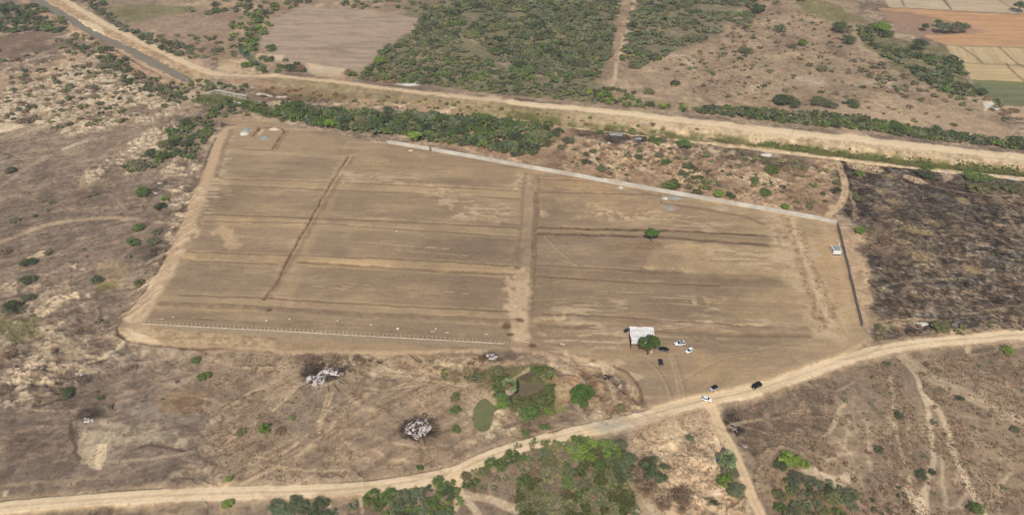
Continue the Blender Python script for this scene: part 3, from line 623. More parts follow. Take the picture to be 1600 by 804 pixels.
# drains and spoil ridges: real relief, darker freshly turned soil
def ridge(pts, w=2.2, c=(116,95,77), k=.75, h=-.45, f=1.2):
    mm_ = line(pts, w, f, .7, 0); paint(mm_, c, k, .6+.4*ss(.35,.55,N2b)); lift(mm_, h)
ridge([(345,281),(470,284),(640,291),(815,299)], 1.3, k=.6); ridge([(335,289),(520,298),(640,303),(812,311)], 1.0, k=.4)
ridge([(320,335),(460,341),(640,348),(815,357)], 1.4, k=.65); ridge([(322,346),(470,349),(600,357),(812,371)], 1.1, k=.5)
ridge([(300,394),(450,400),(620,406),(812,417)], 1.2, k=.6); ridge([(468,411),(560,417),(700,425),(800,429)], 2.2, k=.65)
ridge([(300,408),(432,413)], 1.8, k=.5)
ridge([(285,462),(400,466),(620,479),(800,487)], 1.3, k=.55); ridge([(250,478),(330,481),(420,486),(560,495),(690,500),(800,506)], 3.4, (122,103,85), .7, .35, 2)
ridge([(842,281),(930,284),(1030,307)], 1.2, k=.7); ridge([(842,301),(940,303),(1032,306),(1034,318)], 1.3, k=.7); ridge([(1042,320),(1090,325),(1160,338),(1190,350)], 3.0, k=.5)
ridge([(842,356),(930,359),(1040,362),(1130,366),(1228,372)], 2.2, (92,73,58), .95); ridge([(842,366),(960,369),(1030,371),(1130,379),(1225,386)], 2.6, (98,78,62), .85)
ridge([(1040,368),(1120,371),(1225,379)], 6.0, (138,116,94), .6, .3, 2)
ridge([(842,415),(920,419),(1000,424)], 1.4, k=.55); ridge([(838,432),(920,437),(1000,442),(1120,446)], 1.6, k=.65); ridge([(1010,424),(1120,430),(1250,436)], 2.0, (118,100,82), .5, -.2, 3)
ridge([(850,490),(930,493),(1050,502),(1200,512)], 1.3, k=.5); ridge([(845,508),(960,512),(1060,520),(1260,525)], 3.0, k=.55, f=2.5)
ridge([(546,245),(530,268),(510,300),(482,350),(455,398),(436,438),(413,469)], 1.15, (84,67,54), .85, -.7, .8)
ridge([(553,248),(520,300),(490,350),(462,404),(440,435),(422,468)], 2.4, (124,102,83), .55, .35, 1.5)
ridge([(838,302),(836,352),(834,415),(829,484)], 2.6, (118,95,76), .8, -.5, .8)
ridge([(823,270),(817,300),(815,350),(808,418)], 1.4, (124,104,86), .6); ridge([(842,275),(841,350)], 1.0, k=.5)
ridge([(812,392),(806,418)], 5.0, (126,106,88), .7, 0, 1)
for pts, w, k in (([(1230,345),(1243,385),(1250,420)], 2.6, .5), ([(1250,425),(1268,465),(1283,505)], 3.2, .6), ([(1243,362),(1278,435)], 1.2, .4), ([(1278,452),(1294,480),(1314,517)], 1.7, .75), ([(1285,452),(1334,455)], 1.0, .5), ([(1245,362),(1300,371)], 1.0, .5), ([(1262,415),(1280,432)], 1.2, .5)):
    mm_ = line(pts, w, 1.2, 1.0, 0); paint(mm_, (116,94,76), k, ss(.34,.5,N2b)); lift(mm_, .25)
paint(poly([(1284,505),(1292,503),(1294,518),(1286,516)], 1, 1), (84,66,54), .8)
paint(poly([(1285,436),(1330,433),(1332,450),(1290,452)], 3, 2), (146,122,98), .7, ss(.42,.56,N2b))
S_ = poly([(842,268),(960,280),(950,300),(842,298)], 4, 2); sp = spots(S_[0], 1.8, .5, .3, .8, 4); mul((S_[0], S_[1]*sp), (.78,.74,.70), .8)
sp_ = line([(1222,345),(1243,395),(1264,450),(1296,520)], 18, 6, 4, 0); paint(sp_, (190,164,133), .7, .4+.6*ss(.38,.52,N4)); mul(sp_, (.80,.77,.74), .9, ss(.56,.62,fbm(X,Y,3,4,221,.65)))
for pts in ([(1226,345),(1240,385),(1252,425),(1268,470),(1284,510)], [(1246,352),(1262,400),(1278,440)], [(1264,420),(1285,460),(1304,505),(1312,520)]):
    S_, m_ = line(pts, 4.5, 2, 1, 0); mul((S_, m_*spots(S_, 1.9, .6, .4, .9, 5)), (.60,.55,.50)); mul((S_, m_), (.9,.88,.86))
paint(line([(1238,350),(1254,400),(1270,445),(1296,505)], 3.4, 3, 1.6), (202,176,145), .6, ss(.36,.52,N2b)); paint(line([(1290,360),(1318,440),(1336,500)], 5, 4, 1), (186,157,124), .5)
cr_ = poly([(792,418),(832,418),(830,500),(824,535),(800,520),(788,450)], 3, 2.5); paint(cr_, (190,164,134), .7, ss(.38,.5,N2b)); mul(cr_, (.8,.77,.74), .9, ss(.56,.62,N4))
for P_ in ([(900,500),(985,512),(985,545),(850,548),(840,515)], [(660,300),(800,318),(806,345),(700,342)], [(330,215),(370,215),(340,330),(310,345)], [(1000,330),(1150,350),(1100,358),(990,352)], [(1100,385),(1235,395),(1245,425),(1120,420)], [(860,480),(980,470),(985,492),(860,492)], [(520,265),(700,285),(700,295),(520,280)], [(1030,500),(1200,500),(1240,515),(1040,515)]):
    q_ = poly(P_, 8, 5); paint(q_, (188,163,134), .7, ss(.48,.58,aniso(-2,9,1.8,4,210)))
for P_ in ([(350,300),(520,305),(500,335),(335,330)], [(560,360),(790,368),(790,405),(520,398)], [(480,420),(780,432),(780,475),(460,462)], [(930,450),(1080,460),(1090,492),(960,485)]):
    q_ = poly(P_, 8, 5); mul(q_, (.9,.9,.91), .9, ss(.42,.56,N30))
# tyre marks
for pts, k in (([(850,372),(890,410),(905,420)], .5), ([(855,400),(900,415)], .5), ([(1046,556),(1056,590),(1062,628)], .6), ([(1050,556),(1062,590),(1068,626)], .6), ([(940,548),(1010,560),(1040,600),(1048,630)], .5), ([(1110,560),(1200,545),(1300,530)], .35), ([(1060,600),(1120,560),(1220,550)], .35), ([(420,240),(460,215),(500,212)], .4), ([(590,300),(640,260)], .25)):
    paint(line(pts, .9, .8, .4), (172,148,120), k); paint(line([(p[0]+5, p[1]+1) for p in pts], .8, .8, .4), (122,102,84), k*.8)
# west rim: dozer road with ragged bank
RIM = [(358,200),(345,225),(335,262),(320,290),(305,325),(290,360),(275,395),(262,420),(245,450),(222,485),(205,512),(240,530)]
paint(line(RIM, 8, 3, 1.5), (176,149,122), .85); paint(line([(350,205),(338,235),(328,270),(318,292)], 4.5, 1, .4), (186,155,124), .95)
paint(line([(318,292),(300,330),(285,370),(265,408),(240,450)], 7, 3, 1.5), (184,156,126), .8)
paint(line([(300,365),(275,400),(250,440),(222,475),(205,512),(220,525)], 9, 3, 2), (196,170,140), .75, ss(.34,.56,N4))
ridge([(362,206),(350,235),(342,262),(338,280)], 2.6, (122,102,84), .6, .5, 2)
for pts in ([(303,300),(310,285),(318,262),(328,235),(338,215)], [(300,300),(296,308)], [(262,390),(250,415),(232,445),(215,468),(200,490),(183,513),(184,522),(196,532)], [(285,325),(281,338)], [(196,532),(240,540),(300,546),(350,546),(430,551)]):
    ridge(pts, 1.0, (84,66,54), .8, -.5, .8)
rim_ = line([(305,300),(290,340),(268,390),(245,430),(215,470),(190,505)], 13, 3, 3)
rn_ = aniso(62, 7, 1.3, 3, 151); paint(rim_, (204,178,146), .8, ss(.54,.62,rn_)*ss(.4,.5,N4)); mul(rim_, (.74,.71,.68), .9, ss(.46,.38,rn_)*ss(.4,.6,N15b)); lift((rim_[0], rim_[1]*(rn_[rim_[0]]-.5)), 1.6)
mul(line([(300,305),(285,345),(262,398)], 6, 3, 3), (.86,.83,.82), .9, ss(.45,.6,N2b))
EMB = [(215,520),(245,516),(300,520),(380,526),(440,532),(430,548),(300,543),(225,532)]
m = poly(EMB, 2.5, 1.5); paint(m, (174,147,117), .8); eb = fbm(X, Y, 2.6, 4, 120, .65); mul(m, (.82,.78,.74), 1, ss(.5,.62,eb)); mul(m, (1.1,1.1,1.08), 1, ss(.5,.38,eb)); lift((m[0], m[1]*(eb[m[0]]-.3)), 1.2)
paint(poly([(195,515),(245,532),(250,538),(215,533)], 2, 1.5), (214,188,156), .8)
paint(poly([(430,528),(560,536),(700,545),(700,560),(560,556),(430,545)], 4, 2), (166,140,112), .7); mul(poly([(430,534),(480,536),(560,545),(540,550),(440,544)], 4, 2), (.8,.78,.74), .8, ss(.42,.56,N4))
paint(poly([(235,510),(430,519),(560,528),(780,540),(780,545),(560,534),(430,527),(300,520)], 1.5, .8), (150,133,112), .7)
for pts in ([(560,262),(815,300)], [(520,330),(812,352)], [(500,380),(806,405)], [(470,440),(800,470)], [(845,390),(1240,410)], [(850,460),(1265,478)], [(850,330),(1210,352)], [(340,300),(520,308)], [(300,425),(425,432)], [(240,492),(800,522)], [(850,520),(1290,540)]):
    for q_ in range(7):
        o_ = rnd.uniform(-9, 9); a0 = rnd.uniform(0, .7); a1 = a0 + rnd.uniform(.15, .5)
        P2 = [(pts[0][0]+(pts[1][0]-pts[0][0])*t_, pts[0][1]+(pts[1][1]-pts[0][1])*t_+o_+rnd.uniform(-1.2,1.2)) for t_ in (a0, (a0+a1)/2, min(a1,1))]
        if rnd.random() < .5: paint(line(P2, .9, .9, .4), (186,160,130), .5, ss(.35,.55,N2b))
        else: mul(line(P2, .9, .9, .4), (.82,.81,.80), .8, ss(.35,.55,N2b))
# building trench in the north-west corner
m = poly([(400,204),(446,205),(426,236),(382,234)], 1.2, .8); paint(m, (160,134,108), .8)
for pts in ([(396,214),(406,200),(440,202),(447,207)], [(446,206),(434,222),(425,235)], [(382,234),(425,236)], [(406,200),(404,206)]): ridge(pts, 1.2, (84,66,52), .85, -1.0, .7)
ridge([(450,207),(438,224),(430,236)], 2.4, (126,104,84), .6, .6, 1.2)
paint(line([(405,212),(412,205)], 1.8, .8, .5), (196,166,132), .9); paint(blob(429,204,3.2,1.8,.8,1.5), (214,196,170), .85)
for (bx, by, r) in ((384,206,3.0),(414,218,3.2),(1048,326,3.2),(1055,311,3.2),(1039,311,3.2),(971,295,3.0),(1270,400,2.8),(1128,327,3),(1328,479,2)):
    paint(blob(bx,by,r*1.1,r*.9,.9,1.2), (172,158,138), .5)
for (bx, by, r) in ((345,204,.9),(422,488,1.5),(792,512,2.2),(798,524,1.6),(812,502,2.0),(832,542,1.8)): paint(blob(bx,by,r,r*.7,.8,1), (88,64,50), .8)

# ---- the village road along the bottom
RD = [(-260,812),(-80,802),(0,793),(80,786),(150,781),(230,776),(300,773),(400,770),(470,768),(540,765),(600,759),(660,750),(710,739),(745,722),(790,704),(850,688),(900,676),(950,665),(1000,653),(1040,642),(1075,632),(1110,624),(1150,617),(1185,608),(1220,597),(1250,587),(1290,572),(1330,558),(1365,549),(1400,542),(1450,536),(1500,531),(1550,527),(1600,523),(1700,518),(1880,512)]
paint(line(RD, 9.0, 4.0, 1.4), (184,156,124), .7)
m = line(RD, 5.6, 1.3, .5); paint(m, (212,186,153), .97); mul(m, (.93,.92,.90), .8, ss(.52,.64,N4)); tuft(m, .10)
S, m_ = m; Z[S] = Z[S]*(1-m_) + m_*.35
S, d = dist_line(RD, 6, .25)
for off in (.95, 2.1): mul((S, (1-ss(.15,.6,np.abs(d-off)))*(.4+.6*ss(.35,.5,N15[S]))), (1.10,1.10,1.10))
mul((S, (1-ss(.2,.8,np.abs(d)))*(.4+.6*ss(.35,.5,N4[S]))), (.86,.84,.82)); mul((S, ss(1.9,2.8,d)*(1-ss(2.8,3.6,d))*ss(.45,.6,N2b[S])), (.8,.77,.74))
mul((S, (d < 2.8)*ss(.55,.7,aniso(10,20,1.2,2,130)[S])*.8), (.92,.905,.88))
paint(poly([(700,740),(722,736),(735,745),(722,768),(712,764)], 1.5, .5), (212,181,146), .9)
BR = [(1108,628),(1116,650),(1126,670),(1140,693),(1152,718),(1165,750),(1178,780),(1192,812),(1230,900)]
m = line(BR, 3.8, 1.2, .6); paint(m, (208,178,142), .93); tuft(m, .05); lift(m, .1)
S, d = dist_line(BR, 4, .2); mul((S, (1-ss(.1,.5,np.abs(d)))*.8), (.86,.84,.8))
paint(poly([(1098,632),(1122,628),(1128,640),(1118,655),(1108,645)], 2, .6), (208,178,142), .9)
paint(line([(1065,660),(1100,668),(1128,690)], 3, 2, 1.2), (192,164,132), .7)
mul(blob(940,661,3.5,2.2,.8,1), (.92,.97,1.02), .7)
paint(poly([(1250,563),(1330,548),(1362,535),(1350,520),(1330,530),(1250,550)], 6, 3), (164,138,110), .4)
for (bx, by, rx, ry, c, k) in ((1005,600,5,4,(150,130,110),.5),(985,590,6,4,(138,118,98),.5),(953,605,3,5,(116,94,76),.7),(930,590,5,2,(126,104,84),.6),(905,642,9,2.5,(128,104,86),.6),(870,650,8,2,(120,98,80),.6),(845,660,10,2,(132,110,92),.5),(690,690,4,2,(128,106,88),.5),(1012,655,12,2.5,(152,132,110),.5),(1075,700,4,3,(142,118,96),.5),(970,660,7,3,(174,152,126),.7),(955,668,8,3,(160,150,136),.6),(1120,700,3,4,(205,180,148),.7),(1090,735,4,6,(196,168,136),.6),(1125,745,3,4,(202,176,144),.6)):
    paint(blob(bx, by, rx, ry, .9, 2.5), c, k, .4+.6*ss(.35,.55,N2b))
for pts in ([(902,565),(930,568),(945,580),(950,600),(958,625),(956,648)], [(960,575),(985,588),(1000,602),(1004,622)], [(880,552),(905,562),(925,560)], [(855,572),(880,576),(900,586)]):
    m = line(pts, 1.3, .9, 1.6); paint(m, (108,84,66), .75); lift(m, -.7); paint(line([(p_[0]+5,p_[1]-3) for p_ in pts], 3.5, 3, 3.5), (200,175,145), .5, ss(.42,.56,N4))
# tufty verges south of the village road
for P_ in ([(1180,612),(1290,582),(1335,566),(1340,574),(1260,600),(1190,620)], [(1420,556),(1500,549),(1560,544),(1560,552),(1440,564)], [(400,776),(700,762),(700,772),(420,790)], [(0,803),(300,784),(300,830),(0,830)]):
    mul(poly(P_, 3, 2), (.78,.75,.72), .8, ss(.4,.55,N4))

# ---- ponds: basins under the water sheets
POND1 = [(742,640),(744,630),(752,623),(762,624),(768,632),(775,634),(774,639),(768,643),(768,660),(764,670),(756,671),(746,668),(741,656)]
POND2 = [(808,601),(816,598),(828,600),(845,597),(849,602),(843,609),(832,614),(820,619),(815,617),(810,610)]
POND2b = [(814,586),(826,581),(834,582),(828,590),(818,594)]
for P_, dz in ((POND1, -1.6), (POND2, -1.2), (POND2b, -1.0)):
    m = poly(P_, 2.5, .5, 1); S, mm_ = m
    Z[S] = Z[S]*(1-mm_) + mm_*dz; paint(m, (104,96,70), .9)
paint(line([(742,640),(738,660),(746,676),(762,674)], 2, 1.2, 1), (150,136,100), .6, ss(.4,.55,N2b))

# narrow footpaths and wheel marks wandering over the waste ground
rp = random.Random(404)
for (P_, n_, c_, k_) in (([(0,220),(300,560)], 26, (170,146,119), .5), ([(0,560),(720,750)], 46, (176,150,122), .5), ([(1160,560),(1600,800)], 40, (178,153,125), .5), ([(900,215),(1300,330)], 14, (184,156,126), .5), ([(1000,20),(1500,210)], 26, (184,158,130), .5), ([(1360,270),(1640,500)], 34, (142,120,96), .5), ([(990,650),(1160,800)], 12, (196,170,138), .5)):
    (x0_, y0_), (x1_, y1_) = P_
    for i in range(n_):
        x_, y_ = rp.uniform(x0_, x1_), rp.uniform(y0_, y1_); a_ = rp.uniform(-.5, .5) + rp.choice([0, 0, .6, 2.4]); pts_ = [(x_, y_)]
        for j in range(rp.randint(3, 6)):
            a_ += rp.uniform(-.45, .45); l_ = rp.uniform(10, 26); x_ += l_*math.cos(a_); y_ -= l_*math.sin(a_)*.6; pts_.append((x_, y_))
        S_, m_ = line(pts_, rp.uniform(.5, 1.3), .9, .8); keep_ = 1-plotm[S_]
        if rp.random() < .72: paint((S_, m_*keep_), c_, k_*rp.uniform(.5, 1.1), ss(.3,.5,N4))
        else: mul((S_, m_*keep_), (.78,.76,.74), .9)
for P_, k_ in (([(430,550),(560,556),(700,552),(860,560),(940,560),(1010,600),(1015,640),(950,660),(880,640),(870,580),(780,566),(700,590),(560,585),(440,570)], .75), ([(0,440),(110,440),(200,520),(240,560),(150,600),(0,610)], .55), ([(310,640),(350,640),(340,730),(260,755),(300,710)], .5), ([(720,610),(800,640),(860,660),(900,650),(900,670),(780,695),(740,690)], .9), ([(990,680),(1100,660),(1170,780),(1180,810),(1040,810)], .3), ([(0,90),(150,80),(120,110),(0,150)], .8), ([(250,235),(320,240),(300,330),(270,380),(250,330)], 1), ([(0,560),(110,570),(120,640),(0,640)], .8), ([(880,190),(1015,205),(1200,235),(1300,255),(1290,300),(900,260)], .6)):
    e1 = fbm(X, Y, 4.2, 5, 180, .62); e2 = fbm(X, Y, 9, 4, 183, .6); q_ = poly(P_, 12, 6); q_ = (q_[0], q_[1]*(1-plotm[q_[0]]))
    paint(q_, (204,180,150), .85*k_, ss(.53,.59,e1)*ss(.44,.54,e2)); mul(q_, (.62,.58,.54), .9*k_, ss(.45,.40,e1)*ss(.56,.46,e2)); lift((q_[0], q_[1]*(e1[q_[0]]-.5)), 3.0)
# low eroded ledges: their shadow painted as a dark line beside a pale lip, over real steps
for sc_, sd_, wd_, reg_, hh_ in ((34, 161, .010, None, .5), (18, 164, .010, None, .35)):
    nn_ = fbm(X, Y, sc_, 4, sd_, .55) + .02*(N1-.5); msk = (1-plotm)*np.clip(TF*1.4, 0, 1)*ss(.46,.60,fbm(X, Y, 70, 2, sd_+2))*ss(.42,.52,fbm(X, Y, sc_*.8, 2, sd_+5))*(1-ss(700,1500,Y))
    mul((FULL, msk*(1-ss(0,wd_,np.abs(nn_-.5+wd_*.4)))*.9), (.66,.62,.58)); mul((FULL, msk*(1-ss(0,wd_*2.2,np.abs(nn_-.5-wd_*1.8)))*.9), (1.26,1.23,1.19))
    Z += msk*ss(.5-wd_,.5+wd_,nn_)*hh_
# pebbly, crusted and scuffed patches outside the graded land
out = (1-plotm)*np.clip(TF*1.4, 0, 1)
mul((FULL, out*ss(.60,.68,fbm(X,Y,3.2,3,140))), (1.15,1.14,1.12)); mul((FULL, out*ss(.42,.34,fbm(X,Y,3.6,3,141))), (.80,.79,.78))
mul((FULL, out*ss(.62,.70,fbm(X,Y,11,4,142))), (1.13,1.12,1.10)); mul((FULL, out*ss(.42,.33,fbm(X,Y,19,4,143))), (.82,.82,.83))
mul((FULL, out*spots(FULL, 6.5, .30, .4, 1.5, 14)*ss(.4,.6,N15)), (.66,.65,.62), .9)
mul((FULL, out*spots(FULL, 9.0, .18, .3, 1.0, 6)), (1.35,1.34,1.30), .9)
_l = (CG*np.array([.3,.55,.15], np.float32)).sum(-1, keepdims=True); CG[:] = _l + (CG-_l)*.92
mul((FULL, 1-ss(.5,1,plotm)), 1.04); mul((FULL, ONE), (1.10,1.10,1.02)); mul((FULL, plotm), (1.035,1.02,.985))
# overall fine mottling that follows the real soil grain
mul((FULL, ss(.55,.75,N1)*TF), (1.08,1.075,1.06)); mul((FULL, ss(.45,.25,N1)*TF), (.86,.85,.85))
GZ = Z
def gz(x, y):
    """ground height under world point"""
    py = 402 + F*math.tan(math.atan2(H, y) - PITCH) if y > 1 else 1400
    k = H / (CP * (py - YH)); u = x / k + 800
    r = int(np.argmin(np.abs(PYv - py))); c = int(np.argmin(np.abs(PXv - u)))
    return float(GZ[r, c])
idx = np.arange(NR*NC).reshape(NR, NC)
Fq = np.stack([idx[:-1, :-1], idx[:-1, 1:], idx[1:, 1:], idx[1:, :-1]], -1).reshape(-1, 4)
V = np.stack([X, Y, Z], -1).reshape(-1, 3)
C4 = np.concatenate([np.clip(CG, 0, 1), np.ones((NR, NC, 1), np.float32)], -1).reshape(-1, 4)

def ground_nodes(nt, p):
    L = nt.links
    a = nt.nodes.new('ShaderNodeAttribute'); a.attribute_name = 'soil'
    tf = nt.nodes.new('ShaderNodeAttribute'); tf.attribute_name = 'tufts'
    tc = nt.nodes.new('ShaderNodeTexCoord')
    def noise(scale, detail=4, rough=.6):
        n = nt.nodes.new('ShaderNodeTexNoise'); n.inputs['Scale'].default_value = scale; n.inputs['Detail'].default_value = detail; n.inputs['Roughness'].default_value = rough
        L.new(tc.outputs['Object'], n.inputs['Vector']); return n
    def mapr(src, a0, a1, b0, b1):
        m = nt.nodes.new('ShaderNodeMapRange'); m.inputs[1].default_value = a0; m.inputs[2].default_value = a1; m.inputs[3].default_value = b0; m.inputs[4].default_value = b1
        L.new(src, m.inputs[0]); return m.outputs[0]
    def math_(op, x, y):
        m = nt.nodes.new('ShaderNodeMath'); m.operation = op
        for i, v in enumerate((x, y)):
            if isinstance(v, (int, float)): m.inputs[i].default_value = v
            else: L.new(v, m.inputs[i])
        return m.outputs[0]
    n1 = noise(.9, 5, .7); n2 = noise(.12, 4, .6); n3 = noise(3.2, 3, .7)
    g = mapr(n1.outputs['Fac'], .3, .7, -.26, .26)
    g = math_('ADD', g, mapr(n3.outputs['Fac'], .3, .7, -.17, .17))
    # clods and dry tufts where the soil is rough
    vz = nt.nodes.new('ShaderNodeTexVoronoi'); vz.inputs['Scale'].default_value = .42; L.new(tc.outputs['Object'], vz.inputs['Vector'])
    tuftm = mapr(vz.outputs['Distance'], .12, .36, -.30, .05)
    amt = math_('ADD', math_('MULTIPLY', tf.outputs['Fac'], .9), .35)
    g = math_('MULTIPLY', math_('ADD', g, math_('MULTIPLY', tuftm, mapr(n2.outputs['Fac'], .45, .6, 0, 1))), amt)
    g = math_('ADD', g, 1.0)
    cm = nt.nodes.new('ShaderNodeVectorMath'); cm.operation = 'SCALE'
    L.new(a.outputs['Color'], cm.inputs[0]); L.new(g, cm.inputs['Scale'])
    L.new(cm.outputs[0], p.inputs['Base Color'])
    p.inputs['Roughness'].default_value = .95; p.inputs['Specular IOR Level'].default_value = .08
    b = nt.nodes.new('ShaderNodeBump'); b.inputs['Strength'].default_value = .55; b.inputs['Distance'].default_value = .35
    L.new(math_('MULTIPLY', n1.outputs['Fac'], amt), b.inputs['Height']); L.new(b.outputs[0], p.inputs['Normal'])
M_GROUND = mat('dry_soil', ground_nodes)
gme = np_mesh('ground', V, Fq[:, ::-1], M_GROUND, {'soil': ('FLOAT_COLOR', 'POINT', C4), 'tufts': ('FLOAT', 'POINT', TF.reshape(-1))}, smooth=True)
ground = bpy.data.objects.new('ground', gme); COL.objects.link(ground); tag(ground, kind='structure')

# ---- water
def water_nodes(c, rough=.25):
    def b(nt, p):
        tc = nt.nodes.new('ShaderNodeTexCoord'); n = nt.nodes.new('ShaderNodeTexNoise'); n.inputs['Scale'].default_value = .25; n.inputs['Detail'].default_value = 4
        nt.links.new(tc.outputs['Object'], n.inputs['Vector'])
        r = nt.nodes.new('ShaderNodeValToRGB'); cc = lin(c)
        r.color_ramp.elements[0].position = .3; r.color_ramp.elements[0].color = rgba([v*.88 for v in cc]); r.color_ramp.elements[1].position = .7; r.color_ramp.elements[1].color = rgba([v*1.1 for v in cc])
        nt.links.new(n.outputs['Fac'], r.inputs[0]); nt.links.new(r.outputs[0], p.inputs['Base Color'])
        p.inputs['Roughness'].default_value = rough; p.inputs['Specular IOR Level'].default_value = .3
        n2 = nt.nodes.new('ShaderNodeTexNoise'); n2.inputs['Scale'].default_value = 2.0; nt.links.new(tc.outputs['Object'], n2.inputs['Vector'])
        bm = nt.nodes.new('ShaderNodeBump'); bm.inputs['Strength'].default_value = .08; nt.links.new(n2.outputs['Fac'], bm.inputs['Height']); nt.links.new(bm.outputs[0], p.inputs['Normal'])
    return b
def water(name, pts, z, c, grow=1.0, rough=.25):
    pts = smooth_pts(list(pts)+[pts[0]], 2)[:-1]
    W = [at(*p) for p in pts]; cx = sum(w[0] for w in W)/len(W); cy = sum(w[1] for w in W)/len(W)
    vs = [(cx+(w[0]-cx)*grow, cy+(w[1]-cy)*grow, z) for w in W]
    mb = MB()
    def area(q): return sum(q[i][0]*q[(i+1)%len(q)][1]-q[(i+1)%len(q)][0]*q[i][1] for i in range(len(q)))
    if area(vs) < 0: vs = vs[::-1]
    mb.add(vs, [tuple(range(len(vs)))])
    o = mb.build(name, mat(name, water_nodes(c, rough))); tag(o, kind='structure'); return o
water('pond_water', POND1, -.35, (116,116,78), 1.10)
water('muddy_water', POND2, -.30, (116,102,76), 1.10)
water('muddy_water', POND2b, -.30, (102,88,70), 1.1)
water('canal_water', [(p_[0]+(-4 if i_ < 12 else 4), p_[1]+(3 if i_ < 12 else -3)) for i_, p_ in enumerate(WATER)], -.9, (134,124,106), 1.0, .7)
water('stream_water', [(372,70),(380,66),(388,78),(398,90),(412,98),(416,112),(404,112),(398,100),(382,90),(374,80)], -.9, (78,86,64), 1.0)
# ---------------------------------------------------------------- vegetation
def leaf_mat(name, c, var=.35, dry=None):
    base = lin(c)
    def b(nt, p):
        L = nt.links
        at_ = nt.nodes.new('ShaderNodeAttribute'); at_.attribute_name = 'tint'
        oi = nt.nodes.new('ShaderNodeObjectInfo')
        hsv = nt.nodes.new('ShaderNodeHueSaturation')
        r = nt.nodes.new('ShaderNodeValToRGB')
        d = lin(dry) if dry else [base[0]*1.35, base[1]*1.27, base[2]*1.15]
        r.color_ramp.elements[0].position = 0.0; r.color_ramp.elements[0].color = rgba([v*(1-var) for v in base])
        r.color_ramp.elements[1].position = 1.0; r.color_ramp.elements[1].color = rgba(d)
        e = r.color_ramp.elements.new(.5); e.color = rgba(base)
        L.new(at_.outputs['Fac'], r.inputs[0]); L.new(r.outputs[0], hsv.inputs['Color'])
        m = nt.nodes.new('ShaderNodeMapRange'); m.inputs[3].default_value = .82; m.inputs[4].default_value = 1.2
        L.new(oi.outputs['Random'], m.inputs[0]); L.new(m.outputs[0], hsv.inputs['Value'])
        m2 = nt.nodes.new('ShaderNodeMapRange'); m2.inputs[3].default_value = .488; m2.inputs[4].default_value = .508
        mm = nt.nodes.new('ShaderNodeMath'); mm.operation = 'MULTIPLY'; mm.inputs[1].default_value = 7.31
        fr_ = nt.nodes.new('ShaderNodeMath'); fr_.operation = 'FRACT'
        L.new(oi.outputs['Random'], mm.inputs[0]); L.new(mm.outputs[0], fr_.inputs[0]); L.new(fr_.outputs[0], m2.inputs[0]); L.new(m2.outputs[0], hsv.inputs['Hue'])
        L.new(hsv.outputs[0], p.inputs['Base Color']); p.inputs['Roughness'].default_value = .8; p.inputs['Specular IOR Level'].default_value = .15
    return mat(name, b)
KC = {'grey': (116,118,90), 'dark': (88,97,70), 'green': (102,120,68), 'bright': (122,144,66), 'blue': (108,118,90), 'dry': (136,114,92), 'olive': (126,124,86), 'tree': (76,100,50)}
M_LEAF = {k: leaf_mat(k + '_foliage', c) for k, c in KC.items()}
M_BARK = simple('bark', (112,96,78), .9, var=.25, scale=3)
RS_ = np.random.RandomState(5)
def leaf_cloud(rs, R, Hh, nclump, nleaf, size, flat=.0, hollow=.35, lean=0.0):
    """leaf clumps spread over and through a dome R wide, Hh tall: quads + tint"""
    ang = rs.rand(nclump)*2*np.pi; rad = np.sqrt(rs.rand(nclump))*R*.78
    hz = Hh*(1-(rad/R)**2*(.75-flat))*(.45+.35*rs.rand(nclump))
    C = np.stack([rad*np.cos(ang), rad*np.sin(ang), hz], -1)
    cr = R*(.20+.24*rs.rand(nclump)); ct = rs.rand(nclump)
    which = rs.randint(0, nclump, nleaf)
    d = rs.normal(size=(nleaf, 3)); d /= np.linalg.norm(d, axis=1)[:, None]; d[:, 2] = np.abs(d[:, 2])*1.0 - .35*(rs.rand(nleaf) < .5)
    rr = cr[which]*(hollow+(1-hollow)*rs.rand(nleaf))
    P = C[which] + d*rr[:, None]*np.array([1, 1, min(1.0, .55*Hh/R+.35)])
    P[:, 2] = np.clip(P[:, 2], .12*Hh, None)
    n = d*.9 + np.array([0,-.25,.5]) + rs.normal(size=(nleaf, 3))*.38; n /= np.linalg.norm(n, axis=1)[:, None]
    a = np.cross(n, rs.normal(size=(nleaf, 3))); a /= np.linalg.norm(a, axis=1)[:, None]; b = np.cross(n, a)
    s = size*(.6+.8*rs.rand(nleaf))[:, None]
    V = np.stack([P-a*s*.7, P-b*s*.42, P+a*s*.7, P+b*s*.42], 1)
    tint = np.clip(ct[which]*.7 + rs.rand(nleaf)*.4 - .05, 0, 1)
    return V.reshape(-1, 3), tint
BKIND = {  # kind: list of (R, H) unit shapes ; flatness
 'grey': (.5, .36, .45), 'dark': (.5, .42, .35), 'green': (.5, .42, .3), 'bright': (.5, .5, .2), 'blue': (.5, .40, .4), 'dry': (.5, .34, .4), 'olive': (.5, .3, .4)}
